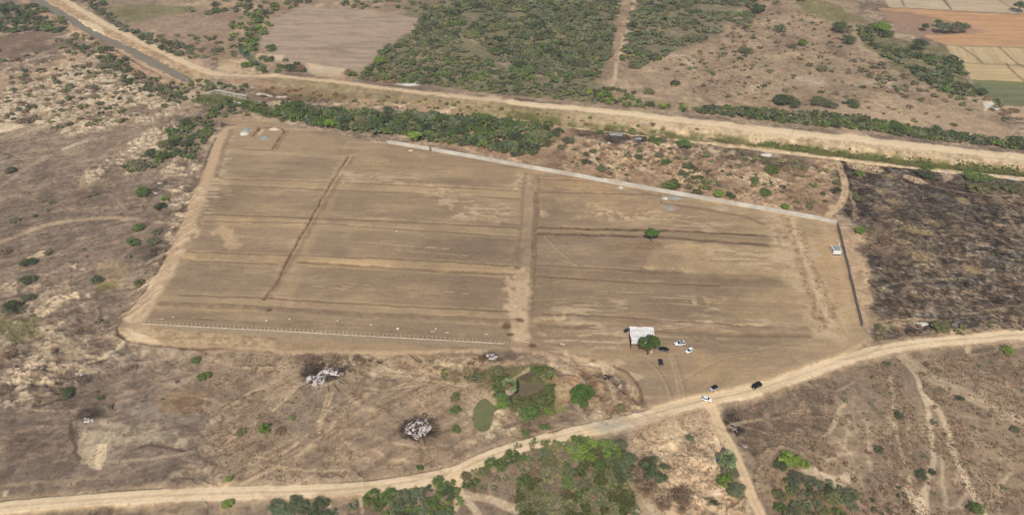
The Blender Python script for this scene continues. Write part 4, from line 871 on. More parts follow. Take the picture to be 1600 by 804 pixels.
def bush_mesh(kind, seed, nleaf=900, size=.055, nclump=16):
    rs = np.random.RandomState(seed)
    R, Hh, fl = BKIND[kind]
    ncl = max(6, nclump + rs.randint(-4, 5))
    if kind == 'dry': nleaf = int(nleaf*.6)
    V, t = leaf_cloud(rs, R, Hh, ncl, nleaf, size, fl)
    V[:, 0] *= 1+.25*(rs.rand()-.5); V[:, 1] *= 1+.25*(rs.rand()-.5)
    # stems from the root into the crown
    sv = []; 
    for k in range(6):
        a = rs.rand()*6.28; r = R*.55*rs.rand(); p1 = np.array([r*math.cos(a), r*math.sin(a), Hh*.6]); w = .008
        sv += [[-w, 0, -.03], [w, 0, -.03], p1+[w*.5, 0, 0], p1-[w*.5, 0, 0]]
    V = np.concatenate([V, np.array(sv)]); n = len(V)//4
    F_ = np.arange(n*4).reshape(n, 4); mi = np.zeros(n, np.int32); mi[-6:] = 1
    me = np_mesh('bush', V, F_, [M_LEAF[kind], M_BARK], {'tint': ('FLOAT', 'FACE', np.concatenate([t, np.full(6, .5)]))})
    me.polygons.foreach_set('material_index', mi)
    return me
NVAR = 5
BM = {k: [bush_mesh(k, 100*i+j, 3600, .029, 26) for j in range(NVAR)] for i, k in enumerate(BKIND)}
PL = []      # every bush: (px, py, dia_m, kind, labelinfo or None)
def B(px, py, dia, kind, label=None): PL.append([px, py, dia*1.2, kind, label, None])
# bushes one can pick out, west side
for b in [
 (20,481,9.5,'dark','large dark green leafy tree-like bush at the left edge above the grassy gully'),
 (43,410,6.5,'dark','dark green bush right below the small pale outcrop in the west waste ground'),
 (42,438,7.0,'grey','wide dark grey-green bush between two outcrops in the west waste ground'),
 (22,343,5.2,'grey','dusky round bush just above the pale curved path near the left edge'),
 (152,437,5.5,'blue','blue-green bush on the edge of the yellow grass hollow'),
 (216,442,5.5,'olive','olive bush between the yellow grass hollow and the dozer road'),
 (216,355,6.0,'green','green bush nearest the end of the pale curved path'),
 (207,378,6.5,'green','low green bush at the left of the pair under the path end'),
 (238,377,6.5,'grey','grey-green bush at the right of the pair under the path end'),
 (244,361,5.0,'grey','small grey-green bush beside the plot rim above the path end pair'),
 (222,300,8.5,'green','broad green bush ringed by a footpath left of the plot corner'),
 (250,322,6.0,'dark','dark bush beside the plot rim, beneath the bright green tuft'),
 (257,310,4.0,'bright','bright green tuft beside the plot rim'),
 (80,316,4.0,'grey','small low bush at the right of the pair above the curved path'),
 (66,314,3.5,'olive','small low bush at the left of the pair above the curved path'),
 (150,302,3.4,'grey','small dusky bush below the lower boulder patch'),
 (17,267,6.5,'grey','dark spreading bush beside the thin path by the left edge'),
 (54,336,3.0,'grey','tiny grey bush in the open ground above the curved path'),
 (120,375,0,'',''),
 (75,395,4.0,'olive','low olive bush on the small pale outcrop'),
 (8,392,5.0,'dry','brown dry bush at the left edge below the curved path'),
 (42,465,5.5,'grey','grey bush just right of the large dark bush at the left edge'),
 (14,552,6.0,'dry','brown dry bush at the left edge above the pale strip'),
 (104,612,5.5,'dark','dark low bush west of the ash heap by the rock sheet'),
 (112,610,2.6,'bright','green sprig on the dark low bush west of the rock sheet'),
 (157,621,2.6,'green','small green bush above the cracked rock sheet'),
 (305,562,3.6,'green','small dark green bush just under the plot embankment'),
 (318,587,5.0,'green','fig-like green bush second below the plot embankment'),
 (376,676,3.6,'olive','pale thin bush left of the lone green bush on the swept ground'),
 (413,670,5.0,'bright','bright green bush with brown litter beside it on the swept ground'),
 (438,673,4.0,'dry','brown scruffy bush right of the bright green bush on the swept ground'),
 (456,653,1.8,'bright','tiny green sprig on the grey swept ground'),
 (358,748,2.6,'bright','tiny bright bush on the north verge of the village road'),
 (355,787,4.0,'bright','bright low bush on the south verge of the village road'),
 (656,729,2.6,'green','small green bush above the village road beneath the round ash heap'),
 (560,562,5.0,'dry','burnt grey-brown bush beside the dark gash under the fence'),
 (492,562,4.5,'dry','dry brown bush behind the long ash heap'),
 (711,640,4.5,'green','upper green bush left of the green pond'),
 (713,670,3.4,'green','lower green bush left of the green pond'),
 (712,620,5.0,'olive','olive bush up and left of the green pond'),
 (970,634,4.0,'olive','small yellow-green bush near the eroded gully right of the round tree'),
 (823,675,3.4,'green','left one of two low green bushes on the road bank below the ponds'),
 (851,668,3.6,'green','right one of two low green bushes on the road bank below the ponds'),
 (824,645,7.0,'green','flat green reed bush below the muddy pond'),
 (856,606,3.6,'green','green bush on the right bank of the muddy pond'),
 (842,578,4.2,'green','green bush above the muddy pond'),
 (775,578,5.0,'olive','olive bush below the small ash heap by the fence end'),
 (752,588,4.5,'olive','olive bush left of the palm'),
 (784,620,5.0,'green','green bush in the gap between the two ponds'),
 (783,632,3.4,'bright','bright tuft right beside the green pond'),
 (858,640,4.0,'bright','yellow-green tuft below the golden grass patch'),
 (1078,682,3.2,'blue','small blue-green bush beside the pale cleared square'),
 (1024,735,10.5,'dark','long dark shrub lying across the tan ground south of the road'),
 (1010,722,6.5,'dry','brown dead shrub at the upper end of the long dark shrub'),
 (1010,762,9.0,'dry','grey leafless shrub below the long dark shrub'),
 (1066,782,9.0,'dry','purple-brown leafless shrub near the bottom edge'),
 (1036,788,5.0,'dry','small brown leafless shrub left of the purple-brown one'),
 (997,738,6.0,'dry','grey leafless shrub at the right flank of the green thicket'),
 (1132,752,6.0,'bright','bright green bush at the lower end of the palm clump by the side track'),
 (1142,738,7.0,'grey','olive bush in the middle of the palm clump by the side track'),
 (1152,768,6.0,'grey','dark scraggly bush below the palm clump'),
 (1143,768,3.6,'green','small green bush left of the dark scraggly bush'),
 (1118,784,2.2,'dark','tiny dark bush at the head of the erosion gully'),
 (1230,717,6.0,'bright','bright green bush behind the bleached branches'),
 (1250,722,5.6,'bright','bright green bush at the right end of the bleached branches'),
 (1222,728,5.0,'dark','dark bush under the bleached branches'),
 (1386,568,3.2,'grey','small grey bush close below the road near the fork of cattle tracks'),
 (1447,569,3.0,'dry','grey bush to the right of the fork of cattle tracks'),
 (1468,579,2.6,'dry','small brown bush between the forked tracks'),
 (1500,622,3.4,'dark','dark little bush beside the wide eastern track'),
 (1573,547,4.5,'bright','light green shrub in the verge below the road at far right'),
 (1585,670,3.4,'grey','small grey bush near the right edge of the waste ground'),
 (1442,739,4.0,'dark','dark bush left of the middle cattle track'),
 (1458,736,3.2,'dark','small dark bush between two cattle tracks'),
 (1524,792,5.0,'green','green bush near the foot of the long cattle track'),
 (1375,703,3.8,'grey','grey bush in the dotted waste ground'),
 (1405,650,3.8,'grey','grey bush by the second cattle track'),
 (1345,361,5.5,'bright','bright green low bush east of the wall corner'),
 (1376,512,5.0,'olive','olive bush beside the pale ash patch above the road'),
 (1470,512,8.0,'olive','straw-coloured bush in the burnt strip above the road'),
 (1341,270,6.5,'green','green bush left at the top of the burnt field'),
 (1447,272,9.0,'dark','upper dark green bush at the top of the burnt field'),
 (1450,262,6.5,'green','rounded green bush behind the upper dark green bush'),
 (1342,310,6.0,'olive','olive bush beside the twin tracks at the burnt field edge'),
 (1515,273,9.0,'green','left green bush of the cluster right of the white spoil'),
 (1535,277,10,'green','right green bush of the cluster right of the white spoil'),
 (1530,294,11,'olive','pale green bush below the cluster right of the white spoil'),
 (1550,290,7.0,'grey','grey bush at the right of the pale green bush on the burnt field'),
 (1580,293,11,'olive','yellow-green bush at the right edge above the burnt field'),
 (1385,375,7.5,'dry','brown burnt shrub south of the bright green low bush'),
 (874,203,6.0,'dark','dark bush beside the white rubbish near the back thicket'),
 (889,219,8.0,'dark','round dark green bush right of the back thicket'),
 (877,230,5.0,'grey','small bush below the round dark green bush'),
 (937,206,4.0,'green','small bush on the burnt edge near the canal path'),
 (1022,218,7.0,'green','green bush beside the curved path end'),
 (1035,219,6.0,'grey','grey-brown bush right of the curved path end'),
 (1069,225,9.0,'green','broad green bush with a bright side above the back wall'),
 (1074,228,3.6,'bright','bright green side growth of the broad green bush'),
 (997,247,5.5,'grey','small grey-green bush in the middle of the dry strip'),
 (1030,245,5.5,'grey','grey-green bush on the dry strip, left of centre'),
 (1042,255,5.5,'green','dark green bush by the small clearing'),
 (917,254,5.5,'dark','dark bush by the bare patch behind the wall'),
 (938,264,6.0,'grey','long grey-green bush behind the back wall'),
 (952,271,4.5,'dry','brown-green bush at the end of the long bush behind the wall'),
 (1124,302,6.5,'bright','bright green bush close behind the wall'),
 (1142,306,5.0,'dark','dark bush next to the bright green bush behind the wall'),
 (1197,302,6.5,'green','green bush centred behind the wall'),
 (1227,324,5.0,'bright','small light green bush nearest the wall'),
 (1207,265,8.0,'green','green bush high on the dry strip'),
 (1180,283,6.0,'green','light green bush beside the winding bare track'),
 (1075,260,7.0,'dark','dark leafy bush at the left of the dry strip'),
 (1306,298,6.0,'dark','dark bush beside the path to the canal'),
 (1308,286,5.0,'olive','olive bush above the dark bush by the canal path'),
 (1045,289,7.5,'green','low green bush left of a pair above the gravel heaps'),
 (1053,284,5.0,'grey','small grey bush behind the pair above the gravel heaps'),
 (1056,290,6.0,'green','green bush right of a pair above the gravel heaps'),
 (1090,299,6.0,'olive','pale olive bush touching the back wall'),
 (1055,130,8.0,'dark','dark bush on the bare ground beyond the canal'),
 (1014,144,8.0,'olive','olive bush above the canal road'),
 (1255,66,9.0,'bright','yellow-green bush in the northern waste ground'),
 (1240,72,8.0,'grey','grey bush next to the yellow-green bush'),
 (1233,158,14,'dark','wide dark bush north of the canal road'),
 (1222,155,12,'dark','dark bush at the left end of the wide one north of the canal road'),
 (1280,158,12,'grey','grey-green bush right of the wide dark bush'),
 (1299,165,9,'grey','small grey bush second right of the wide dark bush'),
 (1334,161,10,'dark','round dark bush alone north of the canal road'),
 (1327,61,13,'dark','oval dark green bush left of the north-east thicket'),
 (1316,44,18,'dark','long dark bush above the oval one by the north-east thicket'),
 (1286,107,10,'olive','yellowish bush in the northern waste ground'),
 (1165,78,12,'grey','grey-green bush at the edge of the northern thicket'),
 (1220,45,12,'grey','grey bush close to the top of the northern waste ground'),
 (468,108,11,'dry','straw-brown reed clump beside the pale field gap'),
 (455,108,10,'dark','dark green bush left of the straw-brown reed clump'),
 (545,114,9,'dry','brown reed clump by the canal road'),
 (422,75,10,'green','bright green bush at the lower left corner of the ploughed field'),
 (595,96,10,'bright','bright green bush at the right corner of the ploughed field'),
 (168,79,8.0,'blue','round blue-green bush by the canal bank'),
 (193,94,7.5,'dark','dark bush on the canal bank, next to the blue-green one'),
 (385,101,9,'green','green bush beside the stream mouth'),
]:
    if b[2] > 0: B(*b)
# scattered growth, region by region
def scatter(poly_px, n, dmin, dmax, kinds, region, mind=.75, seed=0):
    r = random.Random(seed); W = [at(*p) for p in poly_px]
    xs = [w[0] for w in W]; ys = [w[1] for w in W]; placed = []; tries = 0
    while len(placed) < n and tries < n*40:
        tries += 1
        x = r.uniform(min(xs), max(xs)); y = r.uniform(min(ys), max(ys)); c = False
        for i in range(len(W)):
            (x1, y1), (x2, y2) = W[i], W[(i+1) % len(W)]
            if (y1 > y) != (y2 > y) and x < (x2-x1)*(y-y1)/(y2-y1)+x1: c = not c
        if not c: continue
        d = dmin + (dmax-dmin)*r.random()**1.6
        if any((x-q[0])**2+(y-q[1])**2 < ((d+q[2])*.5*mind)**2 for q in placed): continue
        if seed in (2, 4, 23) and fbm(np.array([x]), np.array([y]), 26, 2, 33)[0] < (.34 if seed != 23 else .40): continue
        placed.append((x, y, d))
        PL.append([None, None, d, r.choice(kinds), None, region, x, y])
G = ['grey']*5
scatter([(600,75),(560,128),(640,132),(720,140),(800,152),(880,160),(930,166),(945,150),(900,125),(870,140),(820,120),(760,95),(700,70),(668,40),(640,60)], 330, 5, 10, G+['green','dark','dark','olive','green'], 'canal thicket', .5, 1)
scatter([(650,40),(700,-5),(760,-40),(975,-40),(965,20),(950,90),(885,125),(800,105),(740,60),(680,75)], 1350, 6, 13, G+['dark','blue','green','olive','grey','grey','dark','olive'], 'north thicket', .46, 2)
scatter([(780,95),(880,60),(950,90),(930,130),(850,128),(800,120)], 70, 6, 11, ['grey','dark','grey','green'], 'north thicket', .62, 3)
scatter([(992,-30),(1090,-30),(1180,10),(1175,40),(1130,55),(1085,65),(1060,75),(1050,80),(1030,95),(990,108),(972,106),(978,70)], 420, 6, 12, G+['dark','blue','green','olive'], 'thicket right of the north track', .46, 4)
scatter([(1110,-20),(1330,-30),(1340,-5),(1200,8),(1110,5)], 40, 7, 13, ['grey','dark','blue'], 'thicket right of the north track', .7, 5)
scatter([(430,178),(455,168),(540,176),(640,178),(720,185),(800,192),(855,198),(868,215),(860,228),(830,240),(800,240),(760,235),(700,225),(640,215),(575,208),(500,200),(460,190)], 330, 5.5, 10.5, ['dark','green','green','green','blue','grey','olive','dark'], 'thicket behind the plot', .48, 6)
scatter([(780,225),(830,222),(835,245),(800,247),(770,240)], 14, 5, 8, ['dark','grey','green'], 'thicket behind the plot', .6, 61)
scatter([(268,195),(300,185),(330,182),(335,205),(310,235),(300,250),(270,245),(240,262),(205,275),(190,265),(215,250),(250,235),(262,215)], 60, 5, 10, ['grey','dark','green','green','olive','dark'], 'thicket west of the plot', .62, 7)
scatter([(300,122),(340,130),(400,136),(385,150),(340,143),(300,155),(280,165),(225,130),(175,100),(190,92),(235,122),(270,132)], 52, 4, 8, ['grey','dark','green','dark'], 'growth along the canal bank', .65, 8)
scatter([(350,160),(400,160),(460,165),(470,180),(455,195),(440,182),(400,182),(340,185),(325,172)], 40, 4, 8, ['green','dark','grey','dark'], 'growth round the weir', .6, 9)
scatter([(-60,0),(40,10),(80,20),(112,42),(90,52),(50,50),(0,55),(-60,60)], 95, 7, 13, ['dark','dark','green','grey','green'], 'north-west thicket', .58, 10)
scatter([(80,62),(120,55),(145,62),(180,88),(190,105),(160,100),(130,85),(90,85)], 36, 5, 10, ['olive','grey','green','dark'], 'north-west canal scrub', .62, 11)
scatter([(-60,68),(0,70),(70,75),(60,95),(20,100),(-60,105)], 14, 5, 9, ['grey','grey','dry'], 'north-west open ground', .9, 12)
scatter([(20,115),(110,95),(180,105),(240,130),(280,155),(240,185),(170,200),(80,210),(20,190),(-20,150)], 110, 4, 9, ['grey','grey','dry','olive','grey','dark'], 'boulder field', .8, 13)
scatter([(130,90),(200,105),(270,140),(280,165),(230,150),(160,115)], 34, 5, 9, ['grey','dry','dark','grey'], 'boulder field', .7, 131)
scatter([(115,-8),(150,-5),(170,15),(190,35),(240,55),(300,75),(300,95),(270,85),(235,72),(190,48),(150,20)], 52, 6, 11, ['dark','dark','blue','grey'], 'scrub lining the canal road', .62, 14)
scatter([(255,28),(300,15),(345,5),(400,-10),(490,-10),(480,8),(440,18),(400,30),(350,22),(300,30)], 40, 7, 12, ['dark','grey','green'], 'scrub left of the ploughed field', .62, 15)
scatter([(360,30),(395,22),(425,30),(412,60),(395,90),(360,70)], 46, 5, 10, ['green','dark','bright','green'], 'stream bank growth', .58, 16)
scatter([(270,55),(360,60),(370,90),(320,98),(280,80)], 26, 5, 10, ['grey','olive','grey','dry'], 'stream flats', .75, 17)
scatter([(398,100),(425,88),(470,100),(480,115),(430,117),(400,114)], 20, 5, 9, ['green','dark','dark'], 'stream mouth growth', .62, 18)
scatter([(530,-20),(620,-10),(690,12),(672,28),(620,20),(560,14),(530,8)], 46, 6, 11, ['dark','grey','green','grey'], 'scrub above the ploughed field', .62, 19)
scatter([(540,112),(600,105),(640,100),(680,110),(660,130),(600,132),(545,124)], 30, 5, 9, ['dark','green','dry'], 'canal thicket', .62, 20)
scatter([(905,150),(945,140),(990,145),(1010,165),(1060,168),(1100,172),(1100,180),(1040,175),(960,170)], 36, 5, 8.5, ['dark','green','dark','bright'], 'hedge along the canal road', .6, 21)
scatter([(520,160),(800,178),(900,190),(1100,210),(1100,204),(900,183),(700,160),(520,143)], 40, 2.5, 5, ['olive','green','grey','dry'], 'slope under the canal road', 1, 222)
scatter([(405,135),(500,140),(520,160),(440,160),(400,150)], 26, 3.5, 7, ['dry','dry','grey','olive'], 'slope under the canal road', .7, 223)
scatter([(1100,168),(1160,172),(1205,173),(1300,181),(1400,194),(1500,211),(1620,224),(1620,238),(1500,227),(1400,215),(1300,202),(1215,192),(1100,181)], 250, 5, 9.5, ['dark','grey','green','dark'], 'hedge along the canal road', .55, 22)
scatter([(1340,42),(1370,40),(1400,55),(1400,66),(1440,62),(1480,72),(1495,85),(1500,105),(1530,135),(1540,152),(1500,150),(1455,140),(1420,110),(1385,90),(1345,60)], 120, 6, 11, ['dark','grey','dark','green','blue'], 'north-east thicket', .6, 23)
scatter([(1340,95),(1380,100),(1420,120),(1460,140),(1560,160),(1550,175),(1480,172),(1400,150),(1345,120)], 42, 5, 9, ['grey','olive','dry','grey'], 'scrub under the north-east thicket', .75, 24)
scatter([(1100,30),(1230,10),(1330,50),(1350,100),(1400,160),(1540,200),(1400,190),(1240,165),(1100,150),(1020,120),(1060,90),(1130,65)], 300, 2.2, 6.5, ['grey','dry','grey','dark','olive'], 'northern waste ground', 1.05, 25)
scatter([(1560,165),(1600,180),(1600,210),(1570,195)], 8, 4, 8, ['dry','grey'], 'northern waste ground', .9, 26)
scatter([(880,230),(1000,215),(1180,240),(1300,270),(1310,300),(1270,335),(1100,300),(960,272),(880,255)], 150, 2, 5.5, ['grey','dry','dry','olive','dark','green'], 'dry strip behind the wall', .95, 27)
scatter([(1060,265),(1110,270),(1130,290),(1100,298),(1050,290)], 16, 4, 7, ['dark','grey','green'], 'dry strip behind the wall', .65, 271)
scatter([(1150,240),(1270,255),(1290,270),(1200,258),(1150,250)], 20, 4, 7, ['dry','olive','grey'], 'dry strip behind the wall', .7, 28)
scatter([(1325,265),(1420,275),(1600,300),(1600,500),(1400,500),(1350,440)], 34, 2, 4.5, ['dry','dry','olive'], 'burnt field', 1.5, 29)
scatter([(1370,520),(1450,508),(1600,500),(1600,516),(1450,524),(1375,532)], 22, 2.5, 5, ['dry','olive','dry'], 'burnt verge', .8, 30)
scatter([(0,600),(150,560),(300,560),(290,620),(100,660),(0,640)], 14, 1.5, 3.5, ['dry','grey'], 'south-west waste ground', 1.5, 31)
scatter([(0,560),(40,320),(200,300),(230,430),(160,520),(60,560)], 24, 1.5, 4, ['dry','grey'], 'west waste ground', 1.5, 32)
scatter([(1190,640),(1330,590),(1600,560),(1600,804),(1350,804),(1240,700)], 120, 1.2, 3.0, ['dry','dry','grey'], 'south-east waste ground', 1.6, 33)
scatter([(1180,700),(1230,760),(1200,790),(1180,760)], 20, 1.2, 2.6, ['dry','olive'], 'south-east waste ground', 1.2, 34)
scatter([(1215,770),(1250,740),(1290,755),(1330,765),(1340,804),(1220,815)], 30, 4, 8, ['green','blue','olive','dark','grey'], 'growth at the bottom edge', .6, 35)
scatter([(1350,770),(1400,745),(1430,800),(1400,815),(1350,810)], 22, 1.5, 3.5, ['dry','dark'], 'south-east waste ground', .9, 351)
scatter([(432,786),(512,784),(515,812),(430,812)], 7, 6, 9, ['blue','blue','dark'], 'big bushes south of the road', .55, 36)
scatter([(545,782),(590,774),(632,772),(640,785),(600,792),(548,794)], 9, 4, 7, ['green','grey'], 'roadside growth', .7, 37)
scatter([(630,775),(660,762),(700,752),(716,770),(716,790),(690,812),(620,815),(600,804)], 44, 4, 7, ['green','dark','blue','green','green'], 'roadside thicket', .55, 38)
scatter([(728,745),(760,728),(790,715),(795,725),(770,740),(745,755),(728,758)], 12, 4, 6.5, ['green','olive','dark'], 'roadside growth', .62, 39)
scatter([(735,765),(770,745),(800,740),(800,750),(760,770)], 5, 3, 5, ['dry','grey'], 'roadside growth', .8, 391)
scatter([(790,715),(860,695),(900,684),(935,684),(970,692),(985,720),(975,740),(990,790),(1000,830),(810,830),(800,790),(815,750),(840,725)], 130, 3.2, 6.5, ['green','grey','olive','olive','grey','olive','dry'], 'bottom thicket', .66, 40)
scatter([(890,705),(925,695),(925,718),(900,722)], 6, 5, 7, ['bright'], 'bottom thicket', .6, 41)
scatter([(945,690),(970,695),(968,712),(948,712)], 4, 5, 6, ['bright'], 'bottom thicket', .6, 42)
scatter([(950,710),(985,712),(990,750),(955,750)], 8, 5, 7, ['dark','blue'], 'bottom thicket', .6, 43)
scatter([(800,712),(850,695),(890,700),(840,720),(800,735)], 12, 3, 5, ['dry','dry','grey'], 'bottom thicket', .8, 44)
scatter([(935,572),(1000,600),(1010,640),(980,640),(940,600)], 14, 1.0, 2.4, ['dry','grey'], 'gully', 1.0, 45)
scatter([(680,575),(740,575),(770,568),(770,600),(730,600),(690,592)], 16, 2.0, 4.0, ['olive','dry','green'], 'drain growth', .8, 46)
scatter([(805,690),(900,690),(960,700),(985,760),(995,825),(812,825),(805,780)], 150, 1.8, 3.6, ['olive','green','green','olive','grey'], 'bottom thicket', .7, 400)
scatter([(765,600),(800,620),(800,632),(770,618)], 6, 3, 5, ['green','dark','olive'], 'pond growth', .6, 47)
scatter([(812,630),(850,622),(866,604),(866,630),(812,636)], 12, 2.0, 3.6, ['green','green','olive'], 'pond growth', .6, 48)
scatter([(830,574),(860,572),(864,588),(850,590)], 9, 2.5, 4.5, ['green','olive'], 'pond growth', .6, 49)
# beyond the frame
scatter([(-700,-60),(2300,-60),(2300,-150),(-700,-150)], 160, 8, 16, ['grey','dark'], 'beyond', 1, 50)
scatter([(1640,100),(2300,60),(2300,900),(1640,900)], 120, 3, 8, ['grey','dry'], 'beyond', 1, 51)
scatter([(-40,100),(-700,60),(-700,900),(-40,900)], 160, 3, 8, ['grey','dry'], 'beyond', 1, 52)
scatter([(-100,830),(1700,830),(1900,1100),(-300,1100)], 60, 2, 8, ['grey','dry','olive'], 'beyond', 1, 53)

REG = {
 'slope under the canal road': ('low bush on the slope under the canal road', 'bushes under the canal road'),
 'canal thicket': ('grey-green thorn bush crowded in the thicket on the far side of the canal road', 'bushes of the thicket beyond the canal road'),
 'north thicket': ('grey-green thorn bush in the wide scrub left of the straight northern track', 'bushes of the wide northern scrub'),
 'thicket right of the north track': ('thorn bush in the scrub right of the straight northern track', 'bushes right of the northern track'),
 'thicket behind the plot': ('leafy bush packed in the green belt between the levelled plot and the canal', 'bushes of the green belt behind the plot'),
 'thicket west of the plot': ('spreading bush in the clump off the upper left corner of the plot', 'bushes off the plot corner'),
 'growth along the canal bank': ('bush on the near bank of the canal above the weir', 'bushes on the near canal bank'),
 'growth round the weir': ('bush crowding round the concrete weir', 'bushes round the weir'),
 'north-west thicket': ('dark bush of the dense thicket in the top left corner', 'bushes of the top left thicket'),
 'north-west canal scrub': ('bush between the top left thicket and the boulder field', 'bushes by the upper canal'),
 'north-west open ground': ('lone low bush on the bare ground under the top left thicket', 'bushes on the top left bare ground'),
 'boulder field': ('dusky bush growing among the pale boulders', 'bushes among the pale boulders'),
 'scrub lining the canal road': ('dark bush in the row lining the upper canal road', 'bushes lining the upper canal road'),
 'scrub left of the ploughed field': ('bush in the row at the top, left of the pale ploughed field', 'bushes left of the ploughed field'),
 'stream bank growth': ('lush green bush on the stream bank left of the ploughed field', 'bushes on the stream bank'),
 'stream flats': ('olive bush on the flats between stream and canal road', 'bushes on the stream flats'),
 'stream mouth growth': ('green bush where the stream meets the canal road', 'bushes at the stream mouth'),
 'scrub above the ploughed field': ('bush in the row along the top of the pale ploughed field', 'bushes above the ploughed field'),
 'hedge along the canal road': ('bush in the long hedge along the far side of the canal road', 'bushes of the canal road hedge'),
 'north-east thicket': ('dark green bush in the dense thicket beside the orange and gold fields', 'bushes of the thicket by the fields'),
 'scrub under the north-east thicket': ('grey bush on the pale ground under the dark thicket by the fields', 'bushes under the field thicket'),
 'northern waste ground': ('small bush dotted on the bare ground between the northern scrub and the fields', 'bushes on the northern bare ground'),
 'dry strip behind the wall': ('small bush on the dry strip between the pale boundary wall and the canal', 'bushes on the strip behind the wall'),
 'burnt field': ('scorched low bush on the burnt field', 'scorched bushes on the burnt field'),
 'burnt verge': ('dry bush on the scorched verge above the village road', 'bushes on the scorched verge'),
 'south-west waste ground': ('small dry bush on the waste ground around the cracked rock sheet', 'bushes on the south-west waste ground'),
 'west waste ground': ('small dry bush on the waste ground west of the plot', 'bushes on the west waste ground'),
 'south-east waste ground': ('small dry bush on the waste ground criss-crossed by cattle tracks', 'bushes among the cattle tracks'),
 'growth at the bottom edge': ('green bush of the clump at the bottom edge below the bleached branches', 'bushes below the bleached branches'),
 'big bushes south of the road': ('big blue-green bush of the pair south of the village road', 'big bushes south of the road'),
 'roadside growth': ('bush on the south verge of the village road', 'bushes on the south verge'),
 'roadside thicket': ('bush of the thicket left of the road fork', 'bushes left of the road fork'),
 'bottom thicket': ('leafy bush of the large green thicket at the bottom of the view', 'bushes of the bottom thicket'),
 'gully': ('tiny dry bush in the eroded gully left of the parking area', 'bushes in the eroded gully'),
 'drain growth': ('olive bush along the damp hollow under the fence', 'bushes in the damp hollow'),
 'pond growth': ('green bush on the bank of the muddy pond', 'bushes round the muddy pond'),
 'beyond': ('bush on the plain outside the surveyed land', 'bushes on the outer plain'),
}
items = []
for p in PL:
    if p[0] is not None:
        hgt = BKIND[p[3]][1]*p[2]*.45
        x, y = at(p[0], p[1], hgt)
    else: x, y = p[6], p[7]
    pyy = 402 + F*math.tan(math.atan2(H, y) - PITCH) if y > 1 else 2000
    k = CP*(pyy - YH)/H; pxx = 800 + x*k
    size = p[2]*k
    inview = -20 < pxx < 1620 and -20 < pyy < 830
    items.append((size if inview else size*.001, x, y, p[2], p[3], p[4], p[5], 1 if p[4] else 0, inview))
items.sort(key=lambda t: (-t[7], -t[0]))
rb = random.Random(77)
SVs = {k: [] for k in BKIND}; STs = {k: [] for k in BKIND}
_low = {k: [] for k in BKIND}
for i, k in enumerate(BKIND):
    for j in range(5):
        rs = np.random.RandomState(900+i*10+j); R, Hh, fl = BKIND[k]
        _low[k].append(leaf_cloud(rs, R, Hh, 11, 380 if k != 'dry' else 240, .085, fl))
inds = [it for it in items if it[8]][:298]
KN = {'grey': 'grey-green', 'dark': 'dark green', 'green': 'green', 'bright': 'bright green', 'blue': 'blue-green', 'dry': 'dry brown', 'olive': 'olive'}
PLACE = {'slope under the canal road': 'the slope under the canal road', 'canal thicket': 'the thicket beyond the canal road', 'north thicket': 'the wide northern scrub', 'thicket right of the north track': 'the scrub right of the northern track', 'thicket behind the plot': 'the green belt behind the plot',
 'thicket west of the plot': 'the clump off the plot corner', 'growth along the canal bank': 'the near canal bank', 'growth round the weir': 'the weir growth', 'north-west thicket': 'the top left thicket', 'north-west canal scrub': 'the scrub by the upper canal',
 'north-west open ground': 'the top left bare ground', 'boulder field': 'the pale boulder field', 'scrub lining the canal road': 'the row by the upper canal road', 'scrub left of the ploughed field': 'the row left of the ploughed field', 'stream bank growth': 'the stream bank',
 'stream flats': 'the stream flats', 'stream mouth growth': 'the stream mouth', 'scrub above the ploughed field': 'the row above the ploughed field', 'hedge along the canal road': 'the canal road hedge', 'north-east thicket': 'the thicket by the orange field',
 'scrub under the north-east thicket': 'the ground below the field thicket', 'northern waste ground': 'the northern bare ground', 'dry strip behind the wall': 'the strip behind the wall', 'burnt field': 'the burnt field', 'burnt verge': 'the scorched verge',
 'south-west waste ground': 'the south-west waste ground', 'west waste ground': 'the west waste ground', 'south-east waste ground': 'the cattle-track ground', 'growth at the bottom edge': 'the clump below the bleached branches', 'big bushes south of the road': 'the big pair south of the road',
 'roadside growth': 'the south road verge', 'roadside thicket': 'the thicket left of the road fork', 'bottom thicket': 'the large bottom thicket', 'gully': 'the eroded gully', 'drain growth': 'the damp hollow', 'pond growth': 'the muddy pond bank', 'beyond': 'the outer plain'}
ORD = ['leftmost', 'second', 'third', 'fourth', 'fifth', 'sixth', 'seventh', 'eighth', 'ninth', 'tenth', 'eleventh', 'twelfth', 'thirteenth', 'fourteenth', 'fifteenth', 'sixteenth']
AUTO = {}
byreg = {}
for q, it in enumerate(inds):
    if not it[5]: byreg.setdefault(it[6], []).append((q, it))
for reg_, lst in byreg.items():
    ys_ = sorted(l[1][2]/1.0 for l in lst); n_ = len(lst)
    big = n_ > 14
    med = [ys_[n_//3], ys_[2*n_//3]] if big else []
    bins = {}
    for q, it in lst:
        row = '' if not big else ('lower ' if it[2] < med[0] else 'middle ' if it[2] < med[1] else 'upper ')
        bins.setdefault((it[4], row), []).append((q, it))
    for (k_, row), bl_ in bins.items():
        bl_.sort(key=lambda t: t[1][1]/t[1][2])
        where = PLACE[reg_]; 
        if row: where = row + where.replace('the ', 'part of ', 1)
        for j, (q, it) in enumerate(bl_):
            if len(bl_) == 1: AUTO[q] = 'the only %s bush in %s' % (KN[k_], where)
            elif j == 0: AUTO[q] = 'leftmost %s bush in %s' % (KN[k_], where)
            elif j == len(bl_)-1: AUTO[q] = 'rightmost %s bush in %s' % (KN[k_], where)
            else: AUTO[q] = '%s %s bush from left in %s' % (ORD[min(j, 15)], KN[k_], where)
nind = 0
